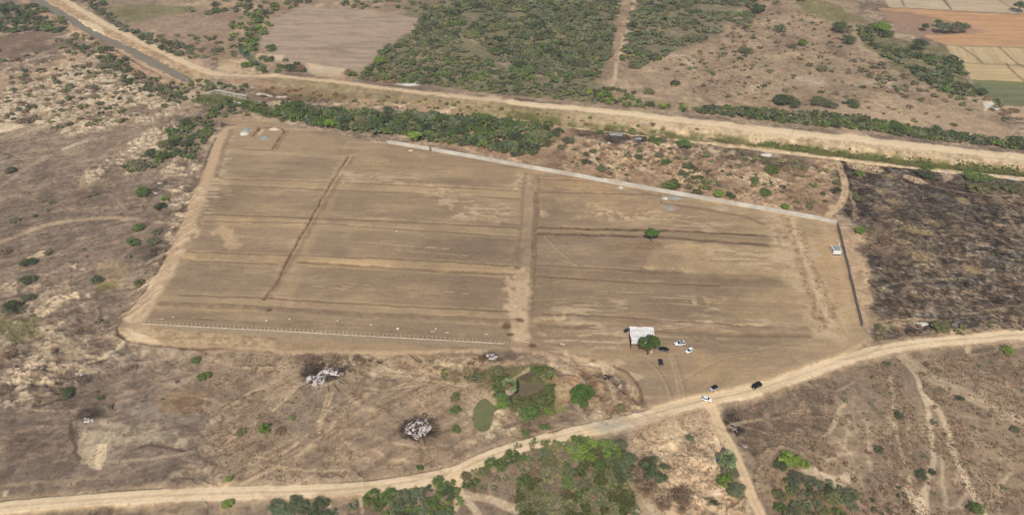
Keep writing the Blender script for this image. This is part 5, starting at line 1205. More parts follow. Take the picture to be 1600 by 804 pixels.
for (size, x, y, d, kind, label, region, own, inview) in items:
    z = gz(x, y); rz = rb.uniform(0, 6.28); sc = d; sz = d*rb.uniform(.8, 1.1)*{'thicket behind the plot': 1.35, 'bottom thicket': .68, 'hedge along the canal road': 1.15, 'roadside thicket': .75, 'big bushes south of the road': .8}.get(region, 1)
    if nind < 298 and inview:
        o = bpy.data.objects.new('bush', BM[kind][rb.randrange(NVAR)]); COL.objects.link(o)
        o.location = (x, y, z-.05); o.rotation_euler = (0, 0, rz); o.scale = (sc, sc, sz)
        if label: tag(o, label, 'bush')
        else:
            tag(o, AUTO[nind], 'bush', REG[region][1])
        nind += 1
    else:
        V_, t_ = _low[kind][rb.randrange(5)]
        c, s = math.cos(rz), math.sin(rz)
        Q = np.stack([(V_[:, 0]*c-V_[:, 1]*s)*sc+x, (V_[:, 0]*s+V_[:, 1]*c)*sc+y, V_[:, 2]*sz+z], -1)
        SVs[kind].append(Q.astype(np.float32)); STs[kind].append(np.clip(t_+rb.uniform(-.25, .25), 0, 1))
allV = []; allT = []; allM = []; mats_ = []
for i, k in enumerate(BKIND):
    mats_.append(M_LEAF[k])
    if SVs[k]:
        v = np.concatenate(SVs[k]); t = np.concatenate(STs[k]); allV.append(v); allT.append(t); allM.append(np.full(len(t), i, np.int32))
allV = np.concatenate(allV); allT = np.concatenate(allT); allM = np.concatenate(allM)
me = np_mesh('scrub', allV, np.arange(len(allV)).reshape(-1, 4), mats_, {'tint': ('FLOAT', 'FACE', allT)})
me.polygons.foreach_set('material_index', allM)
o = bpy.data.objects.new('scrub', me); COL.objects.link(o)
tag(o, 'farther grey-green thorn scrub spread over the plain and beyond the canal', 'scrub', kind='stuff')

# dry grass tufts and clods standing on the rough ground: uncountable
def grass_stuff(name, label, regions, matl, hgt, blades=5, wd=.28):
    rs = np.random.RandomState(31); Vs = []
    for P_, n in regions:
        W = [at(*p) for p in P_]; W = np.array(W); lo = W.min(0); hi = W.max(0)
        pts = rs.rand(n*4, 2)*(hi-lo)+lo; ins = np.zeros(len(pts), bool)
        for i in range(len(W)):
            x1, y1 = W[i]; x2, y2 = W[(i+1) % len(W)]
            if y1 == y2: continue
            ins ^= ((y1 > pts[:, 1]) != (y2 > pts[:, 1])) & (pts[:, 0] < (x2-x1)*(pts[:, 1]-y1)/(y2-y1)+x1)
        dn = vnoise(pts[:, 0]/9, pts[:, 1]/9, 5)*.6+vnoise(pts[:, 0]/3, pts[:, 1]/3, 6)*.4
        pts = pts[ins & (dn > .46)][:n]
        for x, y in pts:
            z = gz(x, y); s = .5+rs.rand()
            for b in range(blades):
                a = (rs.rand()-.5)*2.2; w = wd*s; dx, dy = math.cos(a), math.sin(a); ox, oy = (rs.rand(2)-.5)*.7*s
                lx, ly = (rs.rand(2)-.5)*.5
                Vs.append([(x+ox-dx*w, y+oy-dy*w, z-.05), (x+ox+dx*w, y+oy+dy*w, z-.05), (x+ox+dx*w*.4+lx, y+oy+dy*w*.4+ly, z+hgt*s), (x+ox-dx*w*.6+lx, y+oy-dy*w*.6+ly, z+hgt*s*.9)])
    V_ = np.array(Vs).reshape(-1, 3); n = len(V_)//4
    me = np_mesh(name, V_, np.arange(n*4).reshape(n, 4), matl, {'tint': ('FLOAT', 'FACE', rs.rand(n))})
    o = bpy.data.objects.new(name, me); COL.objects.link(o); tag(o, label, 'grass', kind='stuff')
M_DRYG = leaf_mat('dry_grass_blades', (134,114,90), .3, (166,144,114)); M_BURNG = leaf_mat('scorched_stubble', (70,60,53), .4, (136,116,94)); M_REED = leaf_mat('reed_blades', (108,116,72), .45, (156,150,104))
grass_stuff('dry_grass', 'brown dry grass tufts dotted over the waste ground', [([(1140,650),(1250,600),(1400,560),(1600,545),(1650,820),(1240,820)], 7000), (WEST, 6000), (SWEEP, 2600), (MID, 1200), ([(900,225),(1180,245),(1300,280),(1270,335),(960,275)], 2200), ([(1010,80),(1330,20),(1560,190),(1100,150)], 2000)], M_DRYG, .28, 4, .13)
grass_stuff('burnt_stubble', 'black and brown stubble left on the burnt field', [(BURN, 7000)], M_BURNG, .25, 4, .14)
grass_stuff('reeds', 'green reeds and marsh grass round the ponds and along the canal ditch', [([(770,590),(795,585),(804,600),(806,622),(800,640),(775,622)], 260), ([(808,624),(822,624),(850,614),(856,600),(866,600),(864,632),(820,636)], 300), ([(832,572),(864,572),(866,590),(850,592),(838,584)], 160), ([(1180,219),(1317,232),(1435,246),(1600,262),(1640,274),(1435,256),(1317,242),(1180,226)], 900), ([(300,150),(345,158),(400,165),(440,182),(455,190),(400,180),(340,170),(295,160)], 300), ([(812,745),(840,720),(880,700),(930,694),(975,702),(985,740),(995,825),(822,825),(806,785)], 5200)], M_REED, .8, 5)
# ---------------------------------------------------------------- trees with trunk and crown
def crown_mesh(name, seed, R, Hh, z0, nleaf, size, kind, nclump=22, flat=.1):
    rs = np.random.RandomState(seed)
    V_, t = leaf_cloud(rs, R, Hh, nclump, nleaf, size, flat, .45)
    V_[:, 2] += z0
    n = len(V_)//4
    return np_mesh(name, V_, np.arange(n*4).reshape(n, 4), M_LEAF[kind], {'tint': ('FLOAT', 'FACE', t)})
def tree(px, py, R, Ht, kind, label, seed, nleaf=3500, name='tree', cat='tree', trunk=.32, group=None):
    x, y = at(px, py, Ht*.6); z = gz(x, y)
    t = empty(name, (x, y, z)); tag(t, label, cat, group)
    me = crown_mesh('crown', seed, R, Ht*.78, Ht*.24, nleaf, .30*R/3.5, kind)
    c = bpy.data.objects.new('crown', me); COL.objects.link(c); c.parent = t
    mb = MB(); r = random.Random(seed)
    mb.tube([(0,0,-.3),(.05,.03,Ht*.2),(.02,-.05,Ht*.42)], [trunk*1.2, trunk*.85, trunk*.6], 8)
    for k in range(7):
        a = k*.9+r.uniform(-.3,.3); rr = R*r.uniform(.4,.7)
        mb.tube([(0,0,Ht*.3),(rr*.45*math.cos(a), rr*.45*math.sin(a), Ht*.5),(rr*math.cos(a), rr*math.sin(a), Ht*.72)], [trunk*.5, trunk*.3, trunk*.12], 5)
    mb.build('trunk', M_BARK, t, True)
    return t
tree(1019,366, 4.0, 8.0, 'tree', 'lone green tree standing on a soil ridge inside the levelled plot', 3, 3600)
tree(1014.5,537, 4.5, 11.0, 'tree', 'bushy green tree leaning over the corner of the white tent', 4, 4600)
tree(911,616, 5.4, 7.0, 'tree', 'round dense dark green tree between the ponds and the parked cars', 5, 5600)
for i, (px, py, R, Ht, k, lb) in enumerate([
 (1446,41,4.5,7,'dark','small round tree at the left end of the clump in the orange field'),
 (1466,35,4.0,8,'tree','slim tree at the back of the clump in the orange field'),
 (1475,41,9.0,10,'blue','largest blue-green tree of the clump in the orange field'),
 (1491,45,5.5,6,'dry','brown scrubby tree in the clump of the orange field'),
 (1501,40,8.5,9,'dark','spreading tree at the right end of the clump in the orange field'),
 (1595,9,8.0,10,'dark','dark tree at the top right corner of the view'),
 (1378,42,9,9,'bright','bright green tree rising from the thicket beside the orange field'),
 (1437,68,8,9,'dark','dark rounded tree at the head of the field thicket'),
 (516,192,4.5,7,'bright','bright green tree at the front of the green belt by the plot'),
 (670,182,5.5,7,'blue','pale blue-green tree in the green belt behind the plot'),
 (648,212,5.0,7,'bright','yellow-green tree at the foot of the green belt near the wall'),
 (1186,12,9,9,'dark','dark round tree at the top edge, right of the northern scrub')]):
    tree(px, py, R, Ht, k, lb, 30+i, 1500, trunk=.3)

# palms
M_FROND = leaf_mat('palm_frond', (112,126,84), .3, (150,160,112)); M_DEADF = leaf_mat('dead_frond', (150,134,116), .3, (196,170,140)); M_DEADO = leaf_mat('orange_fruit_stalks', (176,98,54), .3, (200,130,80))
M_PTRUNK = simple('palm_trunk', (78,70,62), .9, var=.3, scale=6)
def fan(mb, base, a, el, L, w, r):
    """a fan frond: petiole and a ring of pleats"""
    d = Vector((math.cos(a)*math.cos(el), math.sin(a)*math.cos(el), math.sin(el)))
    p1 = Vector(base) + d*L*.5; side = Vector((-math.sin(a), math.cos(a), 0)); up = side.cross(d)
    mb.tube([base, p1], [.05, .03], 4)
    n = 9
    for k in range(n):
        t0 = (k/n-.5)*2.6; t1 = ((k+.85)/n-.5)*2.6; l0 = L*.55*(1-.12*abs(t0))
        q0 = p1 + (d*math.cos(t0)+side*math.sin(t0))*l0 - Vector((0,0,.12*L)); q1 = p1 + (d*math.cos(t1)+side*math.sin(t1))*l0*r.uniform(.85,1.05) - Vector((0,0,.10*L))
        mb.add([p1, q0, (q0+q1)/2+up*.08+d*.1, q1], [(0,1,2),(0,2,3)])
def setint(o, seed):
    me = o.data; a = me.attributes.new('tint', 'FLOAT', 'FACE'); r = random.Random(seed); a.data.foreach_set('value', [r.random() for _ in me.polygons])
def palm(px_base, py_base, ht, L, label, seed, skirt=True):
    x, y = at(px_base, py_base); z = gz(x, y); r = random.Random(seed)
    t = empty('palm_tree', (x, y, z)); tag(t, label, 'palm')
    mb = MB(); mb.tube([(0,0,-.3),(.05,.05,ht*.3),(-.05,.1,ht*.7),(0,0,ht)], [.42,.3,.26,.28], 10); mb.build('trunk', M_PTRUNK, t, True)
    mb = MB()
    for k in range(26): fan(mb, (0,0,ht), r.uniform(0,6.28), math.radians(r.uniform(-15,75)), L*r.uniform(.85,1.1), .5, r)
    setint(mb.build('crown', M_FROND, t), seed)
    if skirt:
        mb = MB()
        for k in range(24): fan(mb, (0,0,ht-.4-r.random()*1.0), r.uniform(0,6.28), math.radians(r.uniform(-80,-45)), L*.85, .5, r)
        setint(mb.build('dead_fronds', M_DEADF, t), seed+1)
        mb = MB()
        for k in range(14):
            a = r.uniform(0,6.28); mb.tube([(0,0,ht-.1),(.7*math.cos(a),.7*math.sin(a),ht-.1),(1.3*math.cos(a),1.3*math.sin(a),ht-.9)], [.12,.14,.10], 5)
        setint(mb.build('fruit_stalk', M_DEADO, t), seed+2)
palm(797,626, 9.0, 3.2, 'tall fan palm with a skirt of dead orange and grey fronds between the ponds', 8)
palm(1133,727, 4.0, 3.6, 'short bushy palm beside the side track, south of the road', 9, False)

# ---------------------------------------------------------------- concrete boundary walls and fence
M_CONC = simple('precast_concrete', (208,204,192), .85, var=.05, scale=.12, c2=(184,177,162)); M_CONCD = simple('shaded_concrete', (166,160,150), .9, var=.15, scale=1.0)  # right wall's concrete is darker: its shaded face is put into the colour
M_POST = simple('white_concrete', (206,198,184), .85, var=.1, scale=.5, c2=(180,170,154))
def wall_run(pa, pb, ht, name, label, m, step=2.0, stepdown=True):
    a = Vector(at(*pa)); b = Vector(at(*pb)); L = (b-a).length; ang = math.atan2(b.y-a.y, b.x-a.x)
    t = empty(name, (a.x, a.y, 0), ang); tag(t, label, 'wall')
    n = max(1, round(L/step)); s = L/n; pan = MB(); pil = MB(); cop = MB(); rr = random.Random(3)
    c, sn = math.cos(ang), math.sin(ang)
    for i in range(n):
        x0 = i*s; z = gz(a.x+c*(x0+s/2), a.y+sn*(x0+s/2)) + rr.uniform(-.03, .03)
        h = ht
        for k in range(5):      # stacked precast planks with a shadow joint
            pan.box(x0+.06, -.03, z-.3 + (k*(h+.3)/5)+.012, x0+s-.06, .03, z-.3+(k+1)*(h+.3)/5-.012)
        pan.box(x0+.06, -.018, z-.3, x0+s-.06, .018, z+h-.02)
        zz = gz(a.x+c*x0, a.y+sn*x0)
        pil.box(x0-.075, -.075, zz-.4, x0+.075, .075, z+h+.06)
    pil.box(L-.075, -.075, zz-.4, L+.075, .075, zz+ht+.06)
    pan.build('panel', m, t); pil.build('post', m, t)
    for i in range(0, n):
        x0 = i*s; z = gz(a.x+c*(x0+s/2), a.y+sn*(x0+s/2)); cop.box(x0+.08, -.06, z+ht+.0, x0+s-.08, .06, z+ht+.07)
    cop.build('coping', m, t)
    return t
wall_run((606,226),(671,237), 2.3, 'boundary_wall', 'short pale concrete wall section left of the narrow gap, next to the bare posts', M_CONC)
wall_run((675,238),(1306,351.5), 2.5, 'boundary_wall', 'long pale precast concrete wall along the back of the plot', M_CONC)
wall_run((1308,352),(1346,514), 2.3, 'boundary_wall', 'dark shaded concrete wall running down the right side of the plot', M_CONCD)
def post_row(pa, pb, n, ht, label, rail=.35, pane=True):
    a = Vector(at(*pa)); b = Vector(at(*pb)); L = (b-a).length; ang = math.atan2(b.y-a.y, b.x-a.x)
    t = empty('post_fence', (a.x, a.y, 0), ang); tag(t, label, 'fence')
    pm = MB(); pm.box(-.08,-.08,-.6,.08,.08,ht); pm.box(-.10,-.10,ht,.10,.10,ht+.03); me = pm.mesh('post', M_POST)
    c, sn = math.cos(ang), math.sin(ang); rl = MB()
    for i in range(n):
        x0 = L*i/(n-1); z = gz(a.x+c*x0, a.y+sn*x0)
        o = bpy.data.objects.new('post', me); COL.objects.link(o); o.parent = t; o.location = (x0, 0, z); o.rotation_euler = (rnd.uniform(-.06,.06), rnd.uniform(-.07,.07), rnd.uniform(-.1,.1)); o.scale = (1, 1, rnd.uniform(.9, 1.06))
        if i < n-1:
            rl.box(x0+.08, -.045, z-.15, x0+L/(n-1)-.08, .045, z+rail)
    rl.build('base_panel', M_POST, t)
post_row((222,508.5),(788,539), 84, 2.0, 'long row of white concrete posts and a low panel along the plot front')
post_row((579,222),(604,226), 7, 2.2, 'short run of bare white posts at the left end of the back wall', .3)
p = MB(); p.box(-.09,-.09,-.6,.09,.09,2.0); x, y = at(793,540); tag(p.build('fence_post', M_POST, loc=(x, y, gz(x,y))), 'single white concrete post standing free past the right end of the front fence', 'post')
# loose posts and panels lying about
def lying(px, py, L, W, deg, label, cat, hh=.18):
    x, y = at(px, py); p = MB(); p.box(-L/2,-W/2,0,L/2,W/2,hh)
    if cat == 'panel': p.box(-L/2+.2,-W/2+.2,hh,L/2-.2,-W/2+.28,hh+.1); p.box(-L/2+.2,W/2-.28,hh,L/2-.2,W/2-.2,hh+.1)
    else: p.box(-L/2,-W/2-.05,0,-L/2+.25,W/2+.05,hh+.06)
    o = p.build('concrete_slab' if cat == 'panel' else 'concrete_post', M_POST, loc=(x, y, gz(x,y)+.02), rz=math.radians(deg)); tag(o, label, cat)
lying(254,500.5,2.0,.3,-2,'white post lying flat above the left end of the front fence','post')
lying(676,520,1.7,.45,-4,'white post lying right of the stone stack, inside the front fence','post')
lying(699,521.5,1.7,.5,3,'white post lying on the pale patch inside the front fence','post')
lying(760,524,1.7,.45,-8,'white post lying alone near the right end of the front fence','post')
lying(808,530.5,1.9,.75,-12,'white slab lying just beyond the front fence end','panel')
lying(822,536,2.2,.35,-2,'thin white post lying on the bare central road','post')
lying(879,539.5,2.0,.7,-18,'white slab lying between the fence end and the tent','panel')
M_STONE = simple('whitewashed_stone', (226,220,208), .8, var=.05, scale=3)
def lump(name, px, py, R, hh, m, label, cat, seed, amp=.35, sx=1.0, sy=1.0, rz=0, sub=18, sink=.05, group=None):
    """irregular heap, highest in the middle, closed to the ground"""
    x, y = at(px, py); r = np.random.RandomState(seed); V_ = []; F_ = []; nr = max(4, sub//2); na = sub*2
    o1, o2 = r.rand(2)*50
    for i in range(nr+1):
        for j in range(na):
            a = 2*math.pi*j/na; rr = i/nr
            edge = 1+amp*(float(vnoise(np.array([math.cos(a)*1.6+o1+9]), np.array([math.sin(a)*1.6+o2+9]), 2)[0])-.5)*2
            px_, py_ = rr*edge*R*sx*math.cos(a), rr*edge*R*sy*math.sin(a)
            nn = float(vnoise(np.array([px_*2.2/max(R*.4,.3)+o1]), np.array([py_*2.2/max(R*.4,.3)+o2]), 3)[0])
            V_.append((px_, py_, hh*((1-rr**1.7))*(.55+.9*nn) - sink*(rr > .99)*3))
    for i in range(nr):
        for j in range(na): F_.append((i*na+j, (i+1)*na+j, (i+1)*na+(j+1)%na, i*na+(j+1)%na))
    mb = MB(); mb.add(V_, F_); o = mb.build(name, m, loc=(x, y, gz(x,y)), rz=math.radians(rz), smooth=True); tag(o, label, cat, group); return o
for i, (px, py, r_, lb) in enumerate([
 (271,497.5,.45,'small whitewashed marker stone at the far left inside the front fence'), (417,503,.5,'whitewashed marker stone by the pale smear above the front fence'),
 (453,500.5,.45,'whitewashed marker stone right of the pale smear'), (528,503.5,.45,'whitewashed marker stone midway along the front fence'),
 (580,509,.45,'whitewashed marker stone a little right of the fence middle'), (622,515,.85,'small white stack of stones inside the front fence'),
 (681,516,.5,'white stone above the lying post inside the front fence'), (620,363,.45,'white marker stone alone in the middle of the centre bed'),
 (537,288,.4,'white marker stone near the top of the long trench'), (1308,378,.45,'white drum-sized stone beside the dark wall above the cabin')]):
    lump('marker_stone', px, py, r_*.8, .4, M_STONE, lb, 'stone', 50+i, .2, sub=8)
# ---- heaps of gravel and sand
M_GRAV = simple('grey_gravel', (148,147,142), .95, var=.14, scale=5, bump=.4); M_SANDW = simple('pale_sand', (206,200,186), .95, var=.08, scale=4, bump=.3); M_RUB = simple('pale_rubble', (206,188,160), .95, var=.18, scale=2.5, bump=.5)
for i, (px, py, R, hh, m, lb, sx, sy) in enumerate([
 (385,204.5,2.6,1.1,M_GRAV,'grey gravel heap behind the white one in the upper left plot corner',1.2,1),
 (382,211,2.8,1.3,M_SANDW,'white sand heap in the upper left plot corner',1.1,1), (414,218,2.8,1.0,M_GRAV,'grey gravel heap inside the square excavation',1.2,1.1),
 (429,203.5,2.4,.7,M_RUB,'cream rubble heap at the top of the square excavation',1.3,.8),
 (1047,327,2.4,.9,M_GRAV,'grey gravel heap lowest of the three near the back wall',1,1), (1056,311,2.6,.9,M_GRAV,'grey gravel heap touching the back wall, right of the pale one',1.2,1),
 (1040,312,2.4,.7,M_SANDW,'pale stone heap left of two gravel heaps at the back wall',1.1,1), (970,295,2.0,.6,M_SANDW,'small pale heap farther left at the foot of the back wall',1.2,1),
 (667,236,.0,.0,M_RUB,'',1,1), (642,237.5,1.2,.5,M_RUB,'small white rubble heap at the foot of the short wall section',1.3,.8),
 (640,135,5.0,1.0,M_SANDW,'white spoil heap on the far side of the canal road',1.6,1), (1201,242,4.0,.9,M_SANDW,'white rubbish heap among bushes behind the long wall',1.5,1),
 (1481,268,3.2,.9,M_SANDW,'white spoil heap at the top of the burnt field',.9,1.4), (1583,279,4.2,.8,M_SANDW,'white rubbish heap at the right edge above the burnt field',1.6,.9),
 (1443,505,2.8,.5,M_SANDW,'white ash streak on the scorched verge above the road',1.5,.7), (881,204,2.0,.7,M_SANDW,'white rubbish heap under the dark bush by the canal path',1.2,1),
 (962,209,3.0,.6,M_GRAV,'grey-white ash heap in the blackened patch by the canal path',2.0,.9), (950,224,1.6,.5,M_RUB,'cream stone heap just under the blackened patch',1.3,.9),
 (998,218,2.6,.5,M_GRAV,'grey ash heap at the right of the blackened patch',1.6,.8), (1548,167,6,.7,M_SANDW,'pale heap at the corner of the green field',1,1.4)]):
    if m is M_SANDW and R > 1.9 and i != 1: R *= .68; hh *= .8
    if R: lump('gravel_heap' if m is M_GRAV else 'spoil_heap', px, py, R, hh, m, lb, 'heap', 80+i, .3, sx, sy)
# ---- ash heaps
def ash_nodes(thr, brown=(96,72,56), white=(210,200,191), sc=.8):
    def b(nt, p):
        L = nt.links; tc = nt.nodes.new('ShaderNodeTexCoord'); n = nt.nodes.new('ShaderNodeTexNoise'); n.inputs['Scale'].default_value = sc; n.inputs['Detail'].default_value = 8; n.inputs['Roughness'].default_value = .72; n.inputs['Distortion'].default_value = .8
        L.new(tc.outputs['Object'], n.inputs['Vector']); r = nt.nodes.new('ShaderNodeValToRGB'); e = r.color_ramp.elements
        e[0].position = thr-.10; e[0].color = rgba(lin((58,50,46))); e[1].position = thr+.03; e[1].color = rgba(lin(white)); k = e.new(thr-.035); k.color = rgba(lin(brown)); k2 = e.new(thr); k2.color = rgba(lin((176,164,156)))
        L.new(n.outputs['Fac'], r.inputs[0]); L.new(r.outputs[0], p.inputs['Base Color']); p.inputs['Roughness'].default_value = 1
        bm = nt.nodes.new('ShaderNodeBump'); bm.inputs['Strength'].default_value = .6; bm.inputs['Distance'].default_value = .3; L.new(n.outputs['Fac'], bm.inputs['Height']); L.new(bm.outputs[0], p.inputs['Normal'])
    return b
M_ASH = mat('white_ash', ash_nodes(.54)); M_ASHB = mat('black_ash', ash_nodes(.60)); M_ASHW = mat('bright_ash', ash_nodes(.50))
# the long kinked heap is one heap built along its crest
def ash_arc():
    pts = [(486,592),(492,596),(499,596),(501,589),(506,583),(514,580),(523,582),(531,584)]; rad = [2.0,2.3,2.2,1.9,2.0,2.0,1.9,1.6]
    x0, y0 = at(508,587); nx = 64; V_ = []; F_ = []; xs = np.linspace(-9.5, 9.5, nx); ys = np.linspace(-7, 7, 48)
    W = [at(*p) for p in pts]; gx, gy = np.meshgrid(xs+x0, ys+y0)
    hgt = np.zeros_like(gx)
    for i in range(len(W)-1):
        for t in np.linspace(0, 1, 6):
            cx = W[i][0]*(1-t)+W[i+1][0]*t; cy = W[i][1]*(1-t)+W[i+1][1]*t; r_ = rad[i]*(1-t)+rad[i+1]*t
            hgt = np.maximum(hgt, np.clip(1-((gx-cx)**2+(gy-cy)**2)/r_**2, 0, 1)**.6)
    nn = fbm(gx, gy, 1.6, 3, 7); hgt = hgt*(.35+.9*nn) - .12*(hgt < .02)
    keep = hgt > -.05
    for j in range(48):
        for i in range(nx): V_.append((xs[i], ys[j], float(hgt[j, i])))
    for j in range(47):
        for i in range(nx-1):
            if keep[j,i] or keep[j,i+1] or keep[j+1,i] or keep[j+1,i+1]: F_.append((j*nx+i, j*nx+i+1, (j+1)*nx+i+1, (j+1)*nx+i))
    mb = MB(); mb.add(V_, F_); o = mb.build('ash_heap', M_ASHW, loc=(x0, y0, gz(x0,y0)+.02), smooth=True); tag(o, 'long kinked heap of white ash on blackened soil below the fence', 'ash heap')
ash_arc()
for i, (px, py, R, hh, m, lb, sx, sy, rz) in enumerate([
 (656,668,4.3,1.0,M_ASH,'round heap of white and brown ash above the village road',1.0,.95,0),
 (768,557,2.3,.7,M_ASHW,'small white ash heap under the right end of the fence',1.2,.9,0),
 (130,584,1.3,.4,M_ASHW,'tiny ash heap in the dark patch on the south-west waste ground',1.2,.7,0),
 (137,655,1.9,.5,M_ASHW,'ash heap above the cracked rock sheet',1.4,.6,0),
 (1145,667,1.7,.5,M_ASH,'narrow streak of grey ash right of the side track',.6,1.8,22),
 (1164,696,.8,.3,M_ASHW,'little pale ash heap in the dark grass right of the side track',1,1,0),
 (1123,722,1.7,.8,M_ASHW,'black and white ash heap against the short palm',.8,1.3,20),
 (249,286,1.6,.5,M_ASHW,'upper white ash heap left of the plot rim',1.4,.7,0), (243,301,1.2,.4,M_ASHW,'lower white ash heap left of the plot rim',1.2,.8,0),
 (241,395,1.5,.4,M_ASHB,'dark ash heap touching the plot rim',1.2,1,0), (951,587,1.8,.5,M_ASHB,'grey ash heap in the eroded gully',1.2,1,0),
 (746,592,1.6,.4,M_ASHB,'black ash heap in the grass left of the palm',1.4,.8,0), (1504,507,1.6,.4,M_ASHB,'black ash heap on the scorched verge',1.6,.8,0)]):
    lump('ash_heap', px, py, R, hh, m, lb, 'ash heap', 120+i, .45, sx, sy, rz, 24)
# brush and litter
M_DEADW = simple('bleached_wood', (224,216,202), .8, var=.08, scale=3); M_BRUSH = simple('brown_brushwood', (120,84,58), .9, var=.3, scale=3)
def branches(px, py, label, seed, n, L, m, hz=.9, name='dead_branch', spread=(1,1)):
    x, y = at(px, py); r = random.Random(seed); mb = MB()
    for k in range(n):
        a = r.uniform(0, 6.28); b = (r.uniform(-1,1)*spread[0], r.uniform(-1,1)*spread[1], .1); l = L*r.uniform(.5,1)
        p1 = (b[0]+l*.5*math.cos(a), b[1]+l*.5*math.sin(a), hz*r.uniform(.3,1)); p2 = (b[0]+l*math.cos(a+.4), b[1]+l*math.sin(a+.4), hz*r.uniform(.2,1.2))
        mb.tube([b, p1, p2], [.14, .10, .04], 5)
        for q in range(3):
            aa = a+r.uniform(-1.2,1.2); mb.tube([p1, (p1[0]+l*.4*math.cos(aa), p1[1]+l*.4*math.sin(aa), p1[2]+r.uniform(-.1,.4))], [.07,.03], 4)
    tag(mb.build(name, m, loc=(x, y, gz(x,y))), label, 'branches')
branches(1221,721.5,'bleached white branches lying left in front of the bright green bushes',4,5,2.2,M_DEADW,.7,spread=(.7,.4))
branches(1233,724.5,'bleached white branch stack between the two bright green bushes',6,9,1.6,M_DEADW,.8,spread=(.5,.4))
branches(748,562,'rusty brown brushwood stacked left of the small ash heap',5,26,1.8,M_BRUSH,1.0,'brushwood',(2.2,1.4))
branches(736,566,'rusty brown brushwood scrap farther left of the small ash heap',9,12,1.4,M_BRUSH,.8,'brushwood',(1.2,1.2))

# ---- concrete weir on the canal
M_WEIR = simple('stained_concrete', (164,156,140), .9, var=.25, scale=.5, c2=(110,106,92)); M_WEIRL = simple('pale_concrete', (206,200,184), .85, var=.06, scale=1)
a = Vector(at(337,147)); b = Vector(at(386,156)); ang = math.atan2(b.y-a.y, b.x-a.x); L = (b-a).length
t = empty('weir', (a.x, a.y, -1.2), ang); tag(t, 'stained concrete canal weir half hidden in greenery', 'weir')
mb = MB(); mb.box(0,0,-1,L,.6,4.2); mb.build('wall', M_WEIR, t)
mb = MB(); mb.box(-.1,-1.2,-1,L+.5,-.003,1.2); mb.box(-.1,-.1,4.203,L+.1,.7,4.5); mb.build('ledge', M_WEIRL, t)
mb = MB(); mb.add([(0,0,-1),(-5,-6,-1),(-5,-6,2.2),(0,0,4.2),(-.5,.4,-1),(-5.5,-5.6,-1),(-5.5,-5.6,2.2),(-.5,.4,4.2)], [(0,3,2,1),(4,5,6,7),(3,7,6,2),(0,4,7,3),(1,2,6,5)]); mb.build('wing_wall', M_WEIR, t)
a = Vector(at(362,160)); b = Vector(at(377,163)); L = (b-a).length; mb = MB(); mb.box(0,0,-1,L,.8,1.4); mb.box(0,-1.2,-1,.5,-.003,.6); mb.box(L-.5,-1.2,-1,L,-.003,.6)
tag(mb.build('sluice_sill', M_WEIRL, loc=(a.x, a.y, -.4), rz=math.atan2(b.y-a.y, b.x-a.x)), 'short pale concrete sill in the reeds in front of the weir', 'sill')

# ---- tent
M_CLOTH = simple('white_canvas', (236,229,223), .8, var=.02, scale=.5, c2=(216,208,200)); M_STEEL = simple('tent_pole_steel', (120,118,116), .4, .8, var=.1); M_TENTSHADE = simple('tent_edge_shade', (84,60,56), .9, var=.2, scale=1)
zt = 2.9; A = Vector(at(984,512,zt+.9)); Bq = Vector(at(1022,514,zt+.9)); Cq = Vector(at(986.5,537,zt+.9)); 
cx, cy = (A.x+Bq.x+Cq.x+Bq.x)/4, (A.y+Cq.y)/2
Wt = (Bq-A).length; Dt = (A-Cq).length
ox, oy = Cq.x, Cq.y; zg = gz(ox+Wt/2, oy+Dt/2)
t = empty('marquee_tent', (ox, oy, zg), math.radians(-2)); tag(t, 'flat white cloth tent with a scalloped front edge beside a green tree', 'tent')
n = 30; V_ = []; F_ = []
for j in range(n+1):
    for i in range(n+1):
        u, v = i/n, j/n
        sag = -.28*abs(math.sin(u*math.pi*3))*abs(math.sin(v*math.pi*3)) + .05*math.sin(u*37+v*11)
        V_.append((u*Wt*(1-.0*v)+.15*math.sin(v*9), v*Dt + .15*math.sin(u*11), zt+.9+sag*.8-.25*(v<.01)))
F_ = [(j*(n+1)+i, j*(n+1)+i+1, (j+1)*(n+1)+i+1, (j+1)*(n+1)+i) for j in range(n) for i in range(n)]
mb = MB(); mb.add(V_, F_); cl = mb.build('canopy', M_CLOTH, t, True)
mb = MB(); ns = 14
for k in range(ns):
    x0, x1 = k*Wt/ns, (k+1)*Wt/ns; xm = (x0+x1)/2
    mb.add([(x0,0,zt+.65),(x1,0,zt+.65),(x1,-.02,zt+.35),(xm,-.03,zt+.05),(x0,-.02,zt+.35)], [(0,1,2,3,4)])
mb.build('valance', M_CLOTH, t)
mb = MB()
for k in range(12): mb.box(.04+.02*(k%2), k*Dt/12, .02, .08+.02*(k%2), (k+1)*Dt/12, zt+.3)
mb.build('edge_shade_sheet', M_TENTSHADE, t)  # dark sheet added to stand for the shade along the tent's left edge
pm = MB(); pm.tube([(0,0,-.2),(0,0,zt+.62)], .05, 8); pm.box(-.15,-.15,0,.15,.15,.03); me = pm.mesh('pole', M_STEEL)
for u in (.01,.34,.67,.99):
    for v in (.01,.5,.99):
        o = bpy.data.objects.new('pole', me); COL.objects.link(o); o.parent = t; o.location = (u*Wt, v*Dt, 0)
M_TARP = simple('dark_tarpaulin', (44,38,38), .7, var=.2, scale=2, bump=.3)
lump('covered_load', 978.5,519.5, 1.2, 1.4, M_TARP, 'dark covered load standing off the left side of the tent', 'load', 201, .25, 1.1, .8, sub=12)
M_PLW = simple('white_plastic', (226,222,214), .4, var=.03)
